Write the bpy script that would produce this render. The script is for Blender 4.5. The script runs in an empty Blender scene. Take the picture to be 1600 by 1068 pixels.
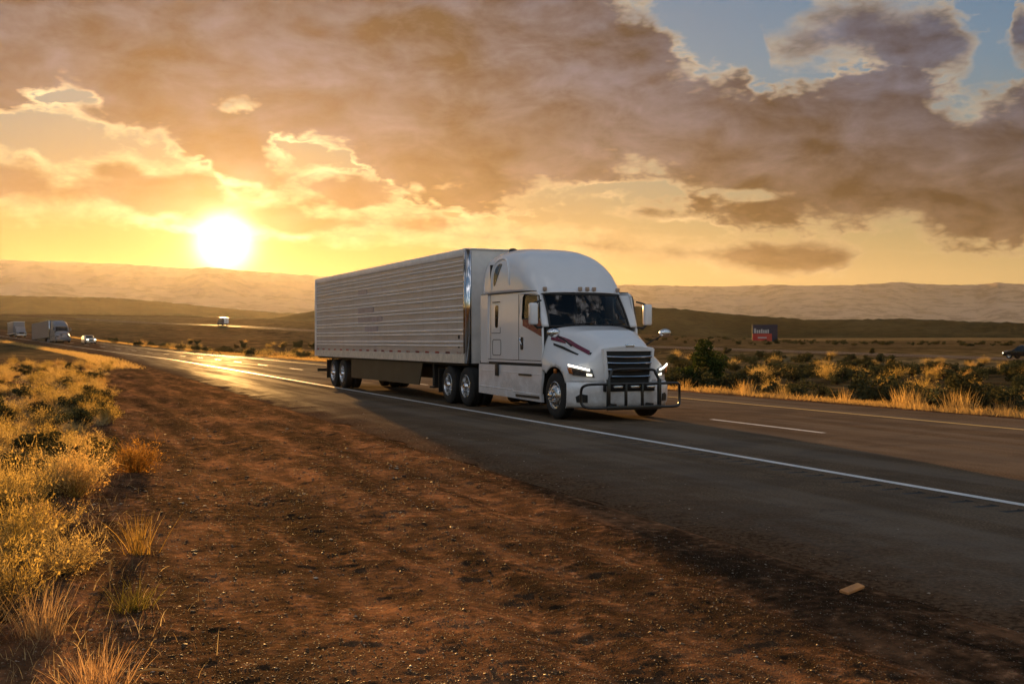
import bpy, bmesh, math, random
import numpy as np
from mathutils import Vector, Matrix

R = math.radians
scene = bpy.context.scene
C = scene.collection
random.seed(7)

# ------------------------------------------------------------------ camera
F = 1750.0                      # focal length in pixels of a 1600 px wide frame
CAM_H = 1.72
HOR = 532.0
cam = bpy.data.cameras.new('camera')
cam.lens = 36.0 * F / 1600.0
cam.sensor_width = 36.0
cam.clip_start = 0.1
cam.clip_end = 90000.0
cam_o = bpy.data.objects.new('camera', cam)
C.objects.link(cam_o)
cam_o.location = (0, 0, CAM_H)
cam_o.rotation_euler = (R(90.0) - math.atan2(534.0 - HOR, F), 0, 0)
scene.camera = cam_o

# ------------------------------------------------------------------ light
SUN_AZ = math.atan2(350.0 - 800.0, F)        # radians, + is right of the view axis
SUN_EL = math.atan2(532.0 - 378.0, F) * math.cos(SUN_AZ)
SUN_DIR = Vector((math.sin(SUN_AZ) * math.cos(SUN_EL), math.cos(SUN_AZ) * math.cos(SUN_EL), math.sin(SUN_EL)))
sun = bpy.data.lights.new('sun', 'SUN')
sun.energy = 5.0
sun.angle = R(0.6)
sun.color = (1.0, 0.53, 0.16)
sun_o = bpy.data.objects.new('sun', sun)
C.objects.link(sun_o)
sun_o.rotation_euler = SUN_DIR.to_track_quat('Z', 'Y').to_euler()

EXPOSURE = 1.35
SKY_STRENGTH = 0.05
vs = scene.view_settings
scene.display_settings.display_device = 'sRGB'
vs.view_transform = 'Standard'
vs.look = 'None'
vs.exposure = EXPOSURE
vs.gamma = 1.0
vs.use_curve_mapping = False
scene.render.engine = 'CYCLES'
scene.cycles.use_denoising = True
scene.cycles.max_bounces = 8
scene.cycles.diffuse_bounces = 3
scene.cycles.glossy_bounces = 3
scene.cycles.transmission_bounces = 6
scene.cycles.transparent_max_bounces = 12
scene.cycles.volume_bounces = 0
scene.cycles.sample_clamp_indirect = 6.0
scene.render.film_transparent = False


class NT:
    """small helper to write node trees as expressions"""
    def __init__(self, tree):
        self.t = tree
        self.n = tree.nodes
        self.l = tree.links

    def node(self, kind, **kw):
        nd = self.n.new(kind)
        for k, v in kw.items():
            setattr(nd, k, v)
        return nd

    def put(self, sock, v):
        if isinstance(v, bpy.types.NodeSocket):
            self.l.new(v, sock)
        elif v is not None:
            if hasattr(sock, 'default_value'):
                if isinstance(v, (tuple, list)) and len(v) == 3 and len(sock.default_value) == 4:
                    v = (*v, 1.0)
                sock.default_value = v

    def m(self, op, a, b=None, c=None, clamp=False):
        nd = self.node('ShaderNodeMath', operation=op)
        nd.use_clamp = clamp
        self.put(nd.inputs[0], a)
        if b is not None:
            self.put(nd.inputs[1], b)
        if c is not None:
            self.put(nd.inputs[2], c)
        return nd.outputs[0]

    def vm(self, op, a, b=None):
        nd = self.node('ShaderNodeVectorMath', operation=op)
        self.put(nd.inputs[0], a)
        if b is not None:
            self.put(nd.inputs['Scale'] if op == 'SCALE' else nd.inputs[1], b)
        return nd.outputs['Value'] if op in ('DOT_PRODUCT', 'LENGTH', 'DISTANCE') else nd.outputs[0]

    def mix(self, f, a, b, kind='RGBA', blend='MIX'):
        nd = self.node('ShaderNodeMix', data_type=kind)
        if kind == 'RGBA':
            nd.blend_type = blend
            i = (nd.inputs[0], nd.inputs[6], nd.inputs[7])
            o = nd.outputs[2]
        else:
            i = (nd.inputs[0], nd.inputs[2], nd.inputs[3])
            o = nd.outputs[0]
        self.put(i[0], f); self.put(i[1], a); self.put(i[2], b)
        return o

    def ss(self, v, a, b, lo=0.0, hi=1.0, kind='SMOOTHSTEP'):
        nd = self.node('ShaderNodeMapRange', interpolation_type=kind)
        nd.clamp = True
        self.put(nd.inputs[0], v); self.put(nd.inputs[1], a); self.put(nd.inputs[2], b)
        self.put(nd.inputs[3], lo); self.put(nd.inputs[4], hi)
        return nd.outputs[0]

    def noise(self, vec=None, scale=5.0, detail=4.0, rough=0.5, lac=2.0, dist=0.0, dims='3D', out='Fac'):
        nd = self.node('ShaderNodeTexNoise', noise_dimensions=dims)
        if vec is not None:
            self.put(nd.inputs['Vector'], vec)
        self.put(nd.inputs['Scale'], scale); self.put(nd.inputs['Detail'], detail)
        self.put(nd.inputs['Roughness'], rough); self.put(nd.inputs['Lacunarity'], lac)
        self.put(nd.inputs['Distortion'], dist)
        return nd.outputs[0] if out == 'Fac' else nd.outputs[1]

    def ramp(self, v, stops, interp='LINEAR'):
        nd = self.node('ShaderNodeValToRGB')
        cr = nd.color_ramp
        cr.interpolation = interp
        while len(cr.elements) < len(stops):
            cr.elements.new(0.5)
        for e, (p, c) in zip(cr.elements, stops):
            e.position = p
            e.color = (*c, 1.0) if len(c) == 3 else c
        self.put(nd.inputs[0], v)
        return nd.outputs[0]

    def curve(self, v, pts):
        nd = self.node('ShaderNodeFloatCurve')
        cm = nd.mapping
        cm.use_clip = False
        cu = cm.curves[0]
        while len(cu.points) < len(pts):
            cu.points.new(0.5, 0.5)
        for p, (x, y) in zip(cu.points, pts):
            p.location = (x, y)
            p.handle_type = 'AUTO_CLAMPED'
        cm.update()
        self.put(nd.inputs['Value'], v)
        return nd.outputs[0]

    def xyz(self, x=0.0, y=0.0, z=0.0):
        nd = self.node('ShaderNodeCombineXYZ')
        self.put(nd.inputs[0], x); self.put(nd.inputs[1], y); self.put(nd.inputs[2], z)
        return nd.outputs[0]

    def sep(self, v):
        nd = self.node('ShaderNodeSeparateXYZ')
        self.put(nd.inputs[0], v)
        return nd.outputs


def azel(x, y):
    """compass direction and elevation (degrees) of a point of the sky"""
    az = math.atan2(x - 800.0, F)
    el = math.atan2((HOR - y) * math.cos(az), F)
    return math.degrees(az), math.degrees(el)


# ------------------------------------------------------------------ world: clear sky, cloud layers, sun
def build_world():
    w = bpy.data.worlds.new('World')
    scene.world = w
    w.use_nodes = True
    N = NT(w.node_tree)
    N.n.clear()
    out = N.node('ShaderNodeOutputWorld')
    bg = N.node('ShaderNodeBackground')
    bg.inputs['Strength'].default_value = SKY_STRENGTH
    N.l.new(bg.outputs[0], out.inputs[0])
    sky = N.node('ShaderNodeTexSky', sky_type='NISHITA')
    sky.sun_disc = False
    sky.sun_elevation = SUN_EL
    sky.sun_rotation = SUN_AZ            # azimuth from +Y towards +X
    sky.altitude = 700.0
    sky.air_density = 1.0
    sky.dust_density = 0.3
    sky.ozone_density = 1.6
    tc = N.node('ShaderNodeTexCoord')
    d = N.vm('NORMALIZE', tc.outputs['Generated'])
    X, Y, Z = N.sep(d)
    K = 1.0 / (SKY_STRENGTH * 2 ** EXPOSURE)      # picture values -> sky units
    el = N.m('MULTIPLY', N.m('ARCSINE', Z), 180 / math.pi)
    az = N.m('MULTIPLY', N.m('ARCTAN2', X, Y), 180 / math.pi)
    cs = N.m('MINIMUM', N.vm('DOT_PRODUCT', d, tuple(SUN_DIR)), 1.0)
    th = N.m('MULTIPLY', N.m('ARCCOSINE', cs), 180 / math.pi)
    # noise domain: clouds are layers, so stretch them level near the horizon
    P = N.xyz(X, Y, N.m('MULTIPLY', Z, 2.1))
    big = N.m('SUBTRACT', N.noise(P, 7.0, 2.0, 0.5), 0.5)
    mid = N.m('SUBTRACT', N.noise(P, 15.0, 7.0, 0.58, dist=0.25), 0.5)
    puff = N.m('SUBTRACT', 0.16, N.m('ABSOLUTE', N.m('SUBTRACT', N.noise(P, 46.0, 2.0, 0.5), 0.5)))
    warp = N.m('ADD', N.m('ADD', N.m('MULTIPLY', big, 2.0), N.m('MULTIPLY', mid, 5.2)), N.m('MULTIPLY', puff, 3.2))
    A0, A1, E1 = -34.0, 34.0, 45.0
    azn = N.ss(az, A0, A1, kind='LINEAR')

    def edge(pts):
        q = []
        for x, y in pts:
            a, e = azel(x, y)
            q.append(((a - A0) / (A1 - A0), e / E1))
        q = [(0.0, q[0][1])] + [p for p in q if 0 < p[0] < 1] + [(1.0, q[-1][1])]
        return N.m('MULTIPLY', N.curve(azn, q), E1)

    def layer(lo, hi, amp=1.0, bias=0.0):
        a = N.m('SUBTRACT', el, edge(lo))
        b = N.m('SUBTRACT', edge(hi), el)
        return N.m('ADD', N.m('MINIMUM', a, b), N.m('ADD', N.m('MULTIPLY', warp, amp), bias))

    # the wide sheet over the whole view
    main = layer([(-200, 160), (0, 172), (60, 168), (170, 205), (300, 235), (380, 250), (450, 215), (520, 240), (640, 292), (760, 318), (860, 322),
                  (960, 285), (1060, 300), (1160, 345), (1300, 352), (1420, 352), (1500, 372), (1600, 372), (1750, 365)],
                 [(-200, -600), (820, -600), (870, -250), (930, -40), (1010, 30), (1070, 95), (1130, 120), (1220, 150), (1300, 128), (1400, 100),
                  (1470, 130), (1530, 165), (1600, 150), (1750, 130)], 1.0, 0.45)
    # bank low on the left
    bank = layer([(-200, 318), (0, 314), (100, 318), (180, 328), (260, 334), (320, 336), (370, 322), (410, 300), (520, 300), (1750, 300)],
                 [(-200, 250), (0, 256), (50, 262), (90, 285), (130, 268), (200, 262), (230, 275), (290, 282), (330, 288), (360, 316), (400, 330), (1750, 330)], 0.42, 0.95)
    # long bank right of the sun
    bank2 = layer([(-200, 330), (330, 330), (370, 345), (420, 358), (520, 366), (640, 372), (760, 382), (900, 396), (1000, 404), (1150, 412), (1260, 416), (1320, 410), (1360, 380), (1750, 380)],
                  [(-200, 360), (330, 360), (375, 318), (440, 322), (500, 335), (560, 328), (640, 336), (700, 352), (800, 362), (900, 366), (1000, 378), (1100, 384), (1200, 388), (1310, 390), (1350, 405), (1750, 405)], 0.36, 0.65)
    # small heaps joining sheet and bank above the sun
    heap = layer([(-200, 240), (320, 240), (360, 268), (450, 300), (530, 315), (600, 310), (640, 280), (1750, 280)],
                 [(-200, 280), (320, 280), (370, 236), (450, 262), (520, 275), (590, 292), (630, 310), (1750, 310)], 0.6, 0.9)
    # heaps in the blue, upper right
    heap2 = layer([(-200, 10), (1180, 10), (1205, 95), (1260, 108), (1340, 92), (1400, 112), (1500, 112), (1545, 60), (1570, 60), (1590, 96), (1750, 100)],
                  [(-200, 60), (1180, 60), (1208, 60), (1250, 22), (1320, -10), (1420, -10), (1480, 20), (1540, 70), (1568, 70), (1590, 20), (1750, 0)], 0.6, 0.3)
    heap3 = layer([(-200, 330), (1400, 330), (1440, 368), (1520, 376), (1600, 372), (1750, 372)],
                  [(-200, 380), (1400, 380), (1440, 350), (1500, 342), (1560, 332), (1600, 340), (1750, 350)], 0.3, 0.4)
    # bright gaps torn in the sheet
    def gap(dens, x, y, wx, wy, amt):
        a, e = azel(x, y)
        q = N.m('ADD', N.m('POWER', N.m('DIVIDE', N.m('SUBTRACT', az, a), wx), 2.0), N.m('POWER', N.m('DIVIDE', N.m('SUBTRACT', el, e), wy), 2.0))
        return N.m('SUBTRACT', dens, N.m('MULTIPLY', N.m('POWER', 2.718, N.m('MULTIPLY', q, -1.0)), amt))
    for gx, gy, wx, wy, am in ((105, 150, 2.4, 0.40, 1.5), (375, 165, 1.3, 0.9, 3.0), (585, 145, 1.4, 0.5, 2.6), (20, 190, 2.2, 0.5, 0.8), (1170, 305, 1.3, 0.35, 3.2), (960, 305, 2.4, 0.5, 3.0), (750, 10, 1.5, 0.7, 3.5), (850, 25, 1.2, 0.7, 3.0)):
        main = gap(main, gx, gy, wx, wy, am)
    dens = main
    for q in (bank, bank2, heap, heap2, heap3):
        dens = N.m('MAXIMUM', dens, q)
    # elsewhere: unseen broken cloud, its cover raised to fill the shade
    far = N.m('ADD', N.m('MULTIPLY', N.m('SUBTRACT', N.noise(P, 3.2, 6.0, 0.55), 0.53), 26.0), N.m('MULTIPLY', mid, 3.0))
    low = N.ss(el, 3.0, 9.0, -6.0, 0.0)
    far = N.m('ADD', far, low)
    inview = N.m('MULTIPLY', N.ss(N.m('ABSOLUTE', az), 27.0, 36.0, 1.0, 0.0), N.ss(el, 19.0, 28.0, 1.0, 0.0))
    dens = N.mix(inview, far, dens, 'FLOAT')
    soft = N.ss(N.noise(P, 9.0, 2.0), 0.35, 0.65, 0.30, 1.5)
    alpha = N.ss(dens, 0.0, soft)
    core = N.ss(dens, 0.0, N.m('ADD', N.m('MULTIPLY', soft, 1.1), 0.45))
    # cloud light
    g5 = N.m('POWER', 2.718, N.m('MULTIPLY', th, -1 / 5.0))
    g9 = N.m('POWER', 2.718, N.m('MULTIPLY', th, -1 / 9.0))
    g20 = N.m('POWER', 2.718, N.m('MULTIPLY', th, -1 / 20.0))
    lowf = N.ss(el, 2.5, 15.0)
    off = N.vm('ADD', P, tuple(Vector((SUN_DIR.x - 0.1, SUN_DIR.y, -0.5)).normalized() * 0.016))
    mid2 = N.m('SUBTRACT', N.noise(off, 15.0, 5.0, 0.58, dist=0.25), 0.5)
    relief = N.m('MULTIPLY', N.m('SUBTRACT', mid, mid2), 4.0)
    shade = N.m('ADD', N.ss(N.m('ADD', N.m('MULTIPLY', mid, 1.2), N.m('ADD', big, 0.5)), 0.22, 0.80, 1.65, 0.40), N.m('MULTIPLY', relief, 1.25))
    shade = N.m('MAXIMUM', shade, 0.25)
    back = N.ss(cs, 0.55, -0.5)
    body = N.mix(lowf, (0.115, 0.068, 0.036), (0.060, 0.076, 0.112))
    body = N.mix(N.ss(el, 15.0, 38.0), body, (0.44, 0.39, 0.36))  # overhead cloud, out of view, lifted to fill the shade
    body = N.mix(back, body, (1.20, 1.18, 1.24))  # clouds behind the viewer brightened to fill the shaded truck front
    body = N.vm('SCALE', body, shade)
    warm = N.vm('ADD', N.vm('SCALE', (0.05, 0.01, 0.0), g9), N.vm('SCALE', (0.04, 0.012, 0.0), g20))
    body = N.vm('ADD', body, warm)
    facing = N.ss(relief, -0.5, 0.7, 0.25, 1.35)
    rim = N.vm('ADD', N.mix(lowf, (0.46, 0.31, 0.15), (0.32, 0.275, 0.24)), N.vm('SCALE', (0.95, 0.72, 0.32), N.m('MULTIPLY', facing, N.m('ADD', N.m('MULTIPLY', g20, 1.2), g5))))
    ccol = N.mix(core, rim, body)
    # clear sky
    tint = N.mix(N.ss(el, 4.0, 15.0), (0.95, 0.60, 0.32), N.mix(N.ss(cs, 0.6, -0.4), N.mix(N.ss(el, 16.0, 40.0), (0.82, 1.14, 1.5), (2.0, 1.95, 2.0)), (2.1, 2.05, 2.1)))  # clear sky out of view raised above and behind for more fill
    clear = N.vm('SCALE', N.vm('MULTIPLY', sky.outputs[0], tint), 1.0 / K)          # in picture units
    lum = N.vm('DOT_PRODUCT', clear, (0.4, 0.5, 0.1))
    clear = N.vm('SCALE', clear, N.m('DIVIDE', K, N.m('ADD', 1.0, N.m('MULTIPLY', lum, N.ss(cs, -0.4, 0.6, 0.5, 2.1)))))
    clear = N.vm('MULTIPLY', clear, N.xyz(1.0, N.m('DIVIDE', 1.0, N.m('ADD', 1.0, N.m('MULTIPLY', lum, 0.22))), N.m('DIVIDE', 1.0, N.m('ADD', 1.0, N.m('MULTIPLY', lum, 0.55)))))
    hglow = N.m('POWER', 2.718, N.m('MULTIPLY', N.m('ABSOLUTE', el), -1 / 5.0))
    fwd = N.ss(cs, -0.3, 0.95)
    clear = N.vm('ADD', clear, N.vm('SCALE', (0.42 * K, 0.34 * K, 0.19 * K), N.m('MULTIPLY', N.m('MULTIPLY', hglow, fwd), N.ss(th, 6.0, 26.0, 0.1, 1.0))))
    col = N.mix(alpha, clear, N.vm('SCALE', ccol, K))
    # sun and the bright air round it
    disc = N.m('POWER', N.ss(th, 0.2, 3.4, 1.0, 0.0), 4.0)
    aur = N.m('POWER', 2.718, N.m('MULTIPLY', N.m('POWER', N.m('DIVIDE', th, 1.5), 1.0), -1.0))
    aur2 = N.m('POWER', 2.718, N.m('MULTIPLY', th, -1 / 4.0))
    glow = N.vm('ADD', N.vm('SCALE', (3.2 * K, 2.8 * K, 2.0 * K), disc), N.vm('SCALE', (1.7 * K, 1.12 * K, 0.40 * K), aur))
    glow = N.vm('ADD', glow, N.vm('SCALE', (0.12 * K, 0.06 * K, 0.01 * K), aur2))
    col = N.vm('ADD', col, glow)
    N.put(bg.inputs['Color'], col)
    try:
        w.cycles.sampling_method = 'MANUAL'
        w.cycles.sample_map_resolution = 1024
    except Exception:
        pass


build_world()

# ------------------------------------------------------------------ helpers
def lin(r, g, b):
    return tuple(((c / 255.0 + 0.055) / 1.055) ** 2.4 if c > 10 else c / 255.0 / 12.92 for c in (r, g, b))


def new_mat(name):
    m = bpy.data.materials.new(name)
    m.use_nodes = True
    N = NT(m.node_tree)
    bs = N.n['Principled BSDF']
    return m, N, bs


def simple_mat(name, col, rough=0.5, metal=0.0, var=0.12, vscale=6.0, coat=0.0, bump=0.0, bscale=30.0, spec=None):
    """plain coloured surface with uneven colour and gloss"""
    m, N, bs = new_mat(name)
    tc = N.node('ShaderNodeTexCoord')
    n = N.noise(tc.outputs['Object'], vscale, 5.0, 0.6)
    f = N.ss(n, 0.3, 0.7, 1.0 - var, 1.0 + var, 'LINEAR')
    N.put(bs.inputs['Base Color'], N.vm('SCALE', col, f))
    N.put(bs.inputs['Roughness'], N.ss(n, 0.25, 0.75, max(0.02, rough * 0.8), min(1.0, rough * 1.2), 'LINEAR'))
    bs.inputs['Metallic'].default_value = metal
    bs.inputs['Coat Weight'].default_value = coat
    if spec is not None:
        bs.inputs['Specular IOR Level'].default_value = spec
    if bump > 0:
        b = N.node('ShaderNodeBump')
        b.inputs['Strength'].default_value = 1.0
        b.inputs['Distance'].default_value = bump
        N.put(b.inputs['Height'], N.noise(tc.outputs['Object'], bscale, 4.0, 0.6))
        N.put(bs.inputs['Normal'], b.outputs[0])
    return m


def emit_mat(name, col, strength):
    m, N, bs = new_mat(name)
    N.put(bs.inputs['Base Color'], (0.8, 0.8, 0.8))
    N.put(bs.inputs['Emission Color'], col)
    bs.inputs['Emission Strength'].default_value = strength
    return m


def mesh_np(name, verts, faces, mats=None, smooth=False, mat_idx=None):
    """fast mesh from arrays; faces is an (n,3) or (n,4) array or a list of tuples"""
    me = bpy.data.meshes.new(name)
    v = np.asarray(verts, dtype=np.float32)
    if isinstance(faces, np.ndarray):
        n, k = faces.shape
        me.vertices.add(len(v))
        me.vertices.foreach_set('co', v.ravel())
        me.loops.add(n * k)
        me.loops.foreach_set('vertex_index', faces.astype(np.int32).ravel())
        me.polygons.add(n)
        me.polygons.foreach_set('loop_start', np.arange(0, n * k, k, dtype=np.int32))
        me.polygons.foreach_set('loop_total', np.full(n, k, dtype=np.int32))
        me.update(calc_edges=True)
        me.validate()
    else:
        me.from_pydata([tuple(p) for p in v], [], faces)
        me.update()
    for m in (mats or []):
        me.materials.append(m)
    if mat_idx is not None:
        me.polygons.foreach_set('material_index', np.asarray(mat_idx, dtype=np.int32))
    if smooth:
        me.polygons.foreach_set('use_smooth', np.ones(len(me.polygons), dtype=bool))
    return me


def link(name, me, parent=None, loc=None, label=None, category=None, group=None, kind=None):
    o = bpy.data.objects.new(name, me)
    C.objects.link(o)
    if parent is not None:
        o.parent = parent
    if loc is not None:
        o.location = loc
    tag(o, label, category, group, kind)
    return o


def tag(o, label=None, category=None, group=None, kind=None):
    if label:
        o['label'] = label
    if category:
        o['category'] = category
    if group:
        o['group'] = group
    if kind:
        o['kind'] = kind
    return o


def grid_faces(nr, nc, wrap=False):
    i = np.arange(nr - 1)[:, None] * nc
    j = np.arange(nc - 1 if not wrap else nc)[None, :]
    j2 = (j + 1) % nc
    return np.stack([(i + j).ravel(), (i + j2).ravel(), (i + nc + j2).ravel(), (i + nc + j).ravel()], axis=1)


_rs = np.random.RandomState(11)
_LAT = _rs.rand(256, 256).astype(np.float64)


def vnoise(x, y):
    xi = np.floor(x).astype(int); yi = np.floor(y).astype(int)
    fx = x - xi; fy = y - yi
    fx = fx * fx * fx * (fx * (fx * 6 - 15) + 10); fy = fy * fy * fy * (fy * (fy * 6 - 15) + 10)
    a = _LAT[xi & 255, yi & 255]; b = _LAT[(xi + 1) & 255, yi & 255]
    c = _LAT[xi & 255, (yi + 1) & 255]; d = _LAT[(xi + 1) & 255, (yi + 1) & 255]
    return (a * (1 - fx) + b * fx) * (1 - fy) + (c * (1 - fx) + d * fx) * fy


def fbm(x, y, oct=5, gain=0.5):
    s = 0.0; a = 1.0; t = 0.0
    x = np.asarray(x, dtype=float); y = np.asarray(y, dtype=float)
    for k in range(oct):
        s = s + a * (vnoise(x * 2 ** k + 17.3 * k, y * 2 ** k + 5.1 * k) - 0.5)
        t += a
        a *= gain
    return s / t


def sstep(a, b, x):
    t = np.clip((x - a) / (b - a), 0, 1)
    return t * t * (3 - 2 * t)


# ------------------------------------------------------------------ where the roads run
# s runs along the highway (away from the viewer), L across it (0 at the viewer, 9.335 on the white edge line)
U = np.array((-0.3727, 0.9279)); NN = np.array((0.9279, 0.3727))
L_WHITE = 9.335


def LA(s):
    """cross position of the near carriageway's white edge line"""
    t = np.clip(np.asarray(s, float) - 100.0, 0, None)
    return L_WHITE - np.where(t < 260, t * t / 1120.0, 260 ** 2 / 1120.0 + (t - 260) * 0.464)


def ZA(s):
    t = np.clip(np.asarray(s, float) - 120.0, 0, None)
    z = np.where(t < 190, 1.5e-4 * t * t, 1.5e-4 * 190 ** 2 + (t - 190) * 0.057)
    return np.minimum(z, 14.0 + 4.0 * (1 - np.exp(-np.clip(z - 14.0, 0, None) / 4.0)))


_BS = np.array([-400., -100., 20., 107., 220., 328., 409., 495., 584., 659., 800., 1200.])
_BL = np.array([150., 135., 122., 109.7, 89., 67.3, 50.4, 25.9, -6., -34., -95., -300.])
_BZ = np.array([-.9, -.9, -.9, -.76, 1.2, 4.4, 7.0, 9.3, 12.6, 15.6, 19., 22.])


def LB(s):
    return np.interp(s, _BS, _BL)


def ZB(s):
    return np.interp(s, _BS, _BZ)


def to_sl(x, y):
    return x * U[0] + y * U[1], x * NN[0] + y * NN[1]


def to_xy(s, l):
    s = np.asarray(s, float); l = np.asarray(l, float)
    return s * U[0] + l * NN[0], s * U[1] + l * NN[1]


def ground_z(x, y, fine=True):
    x = np.asarray(x, float); y = np.asarray(y, float)
    s, l = to_sl(x, y)
    la, lb, za, zb = LA(s), LB(s), ZA(s), ZB(s)
    d = l - la
    # between the carriageways
    t = np.clip((d - 10.0) / np.maximum(lb - la - 10.0, 5.0), 0, 1)
    z = za * (1 - t) + zb * t
    width = np.maximum(lb - la - 10.0, 5.0)
    dip = np.where((d > 10.2), np.minimum(1.0, sstep(0, 9, d - 10.3)) * sstep(0, 16, lb - 1 - l), 0.0)
    z = z - 1.15 * dip * np.clip(width / 60.0, 0.2, 1.0) + dip * fbm(x * .05 + 3, y * .05, 3) * 1.6
    # beyond the far carriageway the plain climbs slowly
    e = np.clip(l - lb - 11, 0, None)
    z = np.where(e > 0, z * (1 - 0.85 * sstep(15, 160, e) * (1 - sstep(250, 430, s))) * (1 - 0.92 * sstep(70, 250, e)), z)
    z = z + np.where(e > 0, e * 0.0030 + fbm(x * .008, y * .008 + 9, 4) * 1.6 * sstep(0, 250, e), 0.0)
    # scrub side, near the viewer
    q = np.clip(-(d + 8.6), 0, None)
    z = z + sstep(0, 30, q) * fbm(x * .06 + 40, y * .06, 3) * 1.2 + np.minimum(q, 60) * 0.012
    rough = np.where(d < -4.0, sstep(-4.0, -4.6, d), 0) + np.where(d > 10.2, sstep(10.2, 11.2, d), 0)
    if fine:
        z = z + rough * (fbm(x * 0.5, y * 0.5, 4, 0.5) * 0.08 + fbm(x * 3.2 + 31, y * 3.2, 4, 0.8) * 0.024)
        # wheel ruts in the gravel apron, along the road
        for off, dep in ((-4.9, .045), (-5.7, .03), (-6.7, .05), (-7.5, .035)):
            w = (d - off - fbm(s * .12, d * 0 + off, 2) * .5) / 0.22
            z = z - dep * np.exp(-w * w) * sstep(2.0, 6.0, np.abs(s) + 3)
    # road beds lie a little lower than the asphalt sheets
    z = z - 0.06 * (sstep(-4.15, -3.85, d) * sstep(10.25, 9.95, d))
    db = l - lb
    z = z - 0.08 * (sstep(-1.2, -0.8, db) * sstep(12.2, 11.8, db)) * (s < 900)
    return z


def gz(x, y):
    return float(ground_z(np.array([x]), np.array([y]))[0])


# ------------------------------------------------------------------ ground sheet
def ground_material():
    m, N, bs = new_mat('ground_dirt')
    geo = N.node('ShaderNodeNewGeometry')
    P = geo.outputs['Position']
    l = N.vm('DOT_PRODUCT', P, (float(NN[0]), float(NN[1]), 0.0))
    s = N.vm('DOT_PRODUCT', P, (float(U[0]), float(U[1]), 0.0))
    far = N.ss(N.vm('LENGTH', P), 40.0, 160.0)
    streak = N.xyz(N.m('MULTIPLY', s, 0.14), l, 0.0)
    n1 = N.noise(P, 0.55, 6.0, 0.62)
    n2 = N.noise(P, 9.0, 6.0, 0.65)
    n3 = N.noise(streak, 1.6, 5.0, 0.6)
    n4 = N.noise(P, 60.0, 3.0, 0.6)
    vor = N.node('ShaderNodeTexVoronoi')
    vor.inputs['Scale'].default_value = 34.0
    N.put(vor.inputs['Vector'], P)
    dirt = N.ramp(n2, [(0.36, (0.016, 0.009, 0.005)), (0.46, (0.052, 0.028, 0.014)), (0.56, (0.100, 0.051, 0.025)), (0.68, (0.27, 0.155, 0.082))])
    dirt = N.mix(N.ss(n3, 0.45, 0.62, 0.0, 0.8), dirt, (0.125, 0.064, 0.031))
    dirt = N.mix(N.ss(n3, 0.30, 0.44, 0.75, 0.0), dirt, (0.030, 0.019, 0.012))
    dirt = N.mix(N.ss(n1, 0.36, 0.6, 0.7, 0.0), dirt, (0.040, 0.024, 0.014))
    patch = N.noise(N.xyz(N.m('MULTIPLY', s, 0.45), l, 0.0), 3.2, 5.0, 0.68)
    dirt = N.vm('SCALE', dirt, N.ss(patch, 0.38, 0.60, 0.42, 1.05))
    dirt = N.vm('SCALE', dirt, N.ss(n3, 0.36, 0.62, 0.50, 1.12))
    dirt = N.vm('MULTIPLY', dirt, (1.62, 1.48, 1.44))
    pebble = N.mix(N.m('MULTIPLY', N.ss(vor.outputs['Distance'], 0.02, 0.3, 0.6, 0.0), N.ss(n4, 0.4, 0.6)), dirt, N.vm('MULTIPLY', N.vm('ADD', vor.outputs['Color'], (0.25, 0.25, 0.25)), (0.24, 0.155, 0.095)))
    # dry plain further out: grass, sage and bare soil
    p1 = N.noise(P, 0.035, 8.0, 0.62)
    p2 = N.noise(P, 0.32, 6.0, 0.65)
    p3 = N.noise(N.vm('MULTIPLY', P, (0.004, 0.012, 0.0)), 1.0, 5.0, 0.6)
    plain = N.ramp(p2, [(0.30, (0.022, 0.020, 0.008)), (0.44, (0.075, 0.060, 0.025)), (0.54, (0.19, 0.138, 0.058)), (0.70, (0.36, 0.25, 0.11))])
    plain = N.mix(N.ss(p1, 0.45, 0.62, 0.0, 0.6), plain, (0.032, 0.029, 0.012))
    plain = N.mix(N.ss(p3, 0.45, 0.62, 0.0, 0.55), plain, (0.22, 0.165, 0.080))
    med = N.m('MULTIPLY', N.ss(l, 21.5, 25.0), N.ss(N.m('ADD', l, N.m('MULTIPLY', s, 0.16)), 104.0, 118.0, 1.0, 0.0))
    med = N.m('MULTIPLY', med, N.ss(s, 60.0, 150.0, 1.0, 0.35))
    med = N.m('MAXIMUM', med, N.m('MULTIPLY', N.ss(s, 120.0, 170.0, 0.0, 0.8), N.ss(s, 380.0, 470.0, 1.0, 0.0)))
    plain = N.mix(N.m('MULTIPLY', med, N.ss(p2, 0.35, 0.7, 0.97, 0.55)), plain, (0.020, 0.019, 0.009))
    # gravel apron beside the asphalt reaches from the edge to the scrub
    N.put(bs.inputs['Base Color'], N.mix(N.m('MAXIMUM', far, N.ss(l, 20.5, 24.0)), pebble, plain))
    bs.inputs['Roughness'].default_value = 1.0
    bs.inputs['Specular IOR Level'].default_value = 0.0
    bump = N.node('ShaderNodeBump')
    bump.inputs['Strength'].default_value = 1.0
    bump.inputs['Distance'].default_value = 0.04
    h = N.m('ADD', N.m('MULTIPLY', n2, 0.9), N.m('ADD', N.m('MULTIPLY', n4, 0.35), N.ss(vor.outputs['Distance'], 0.0, 0.35, 0.45, 0.0)))
    N.put(bump.inputs['Height'], h)
    N.put(bs.inputs['Normal'], bump.outputs[0])
    # dust and grit scatter a low sun forwards
    gl = N.node('ShaderNodeBsdfGlossy')
    gl.inputs['Roughness'].default_value = 0.8
    N.put(gl.inputs['Color'], N.mix(0.6, (0.85, 0.66, 0.44), N.vm('SCALE', pebble, 5.0)))
    N.put(gl.inputs['Normal'], bump.outputs[0])
    mx = N.node('ShaderNodeMixShader')
    mx.inputs[0].default_value = 0.05
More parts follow.
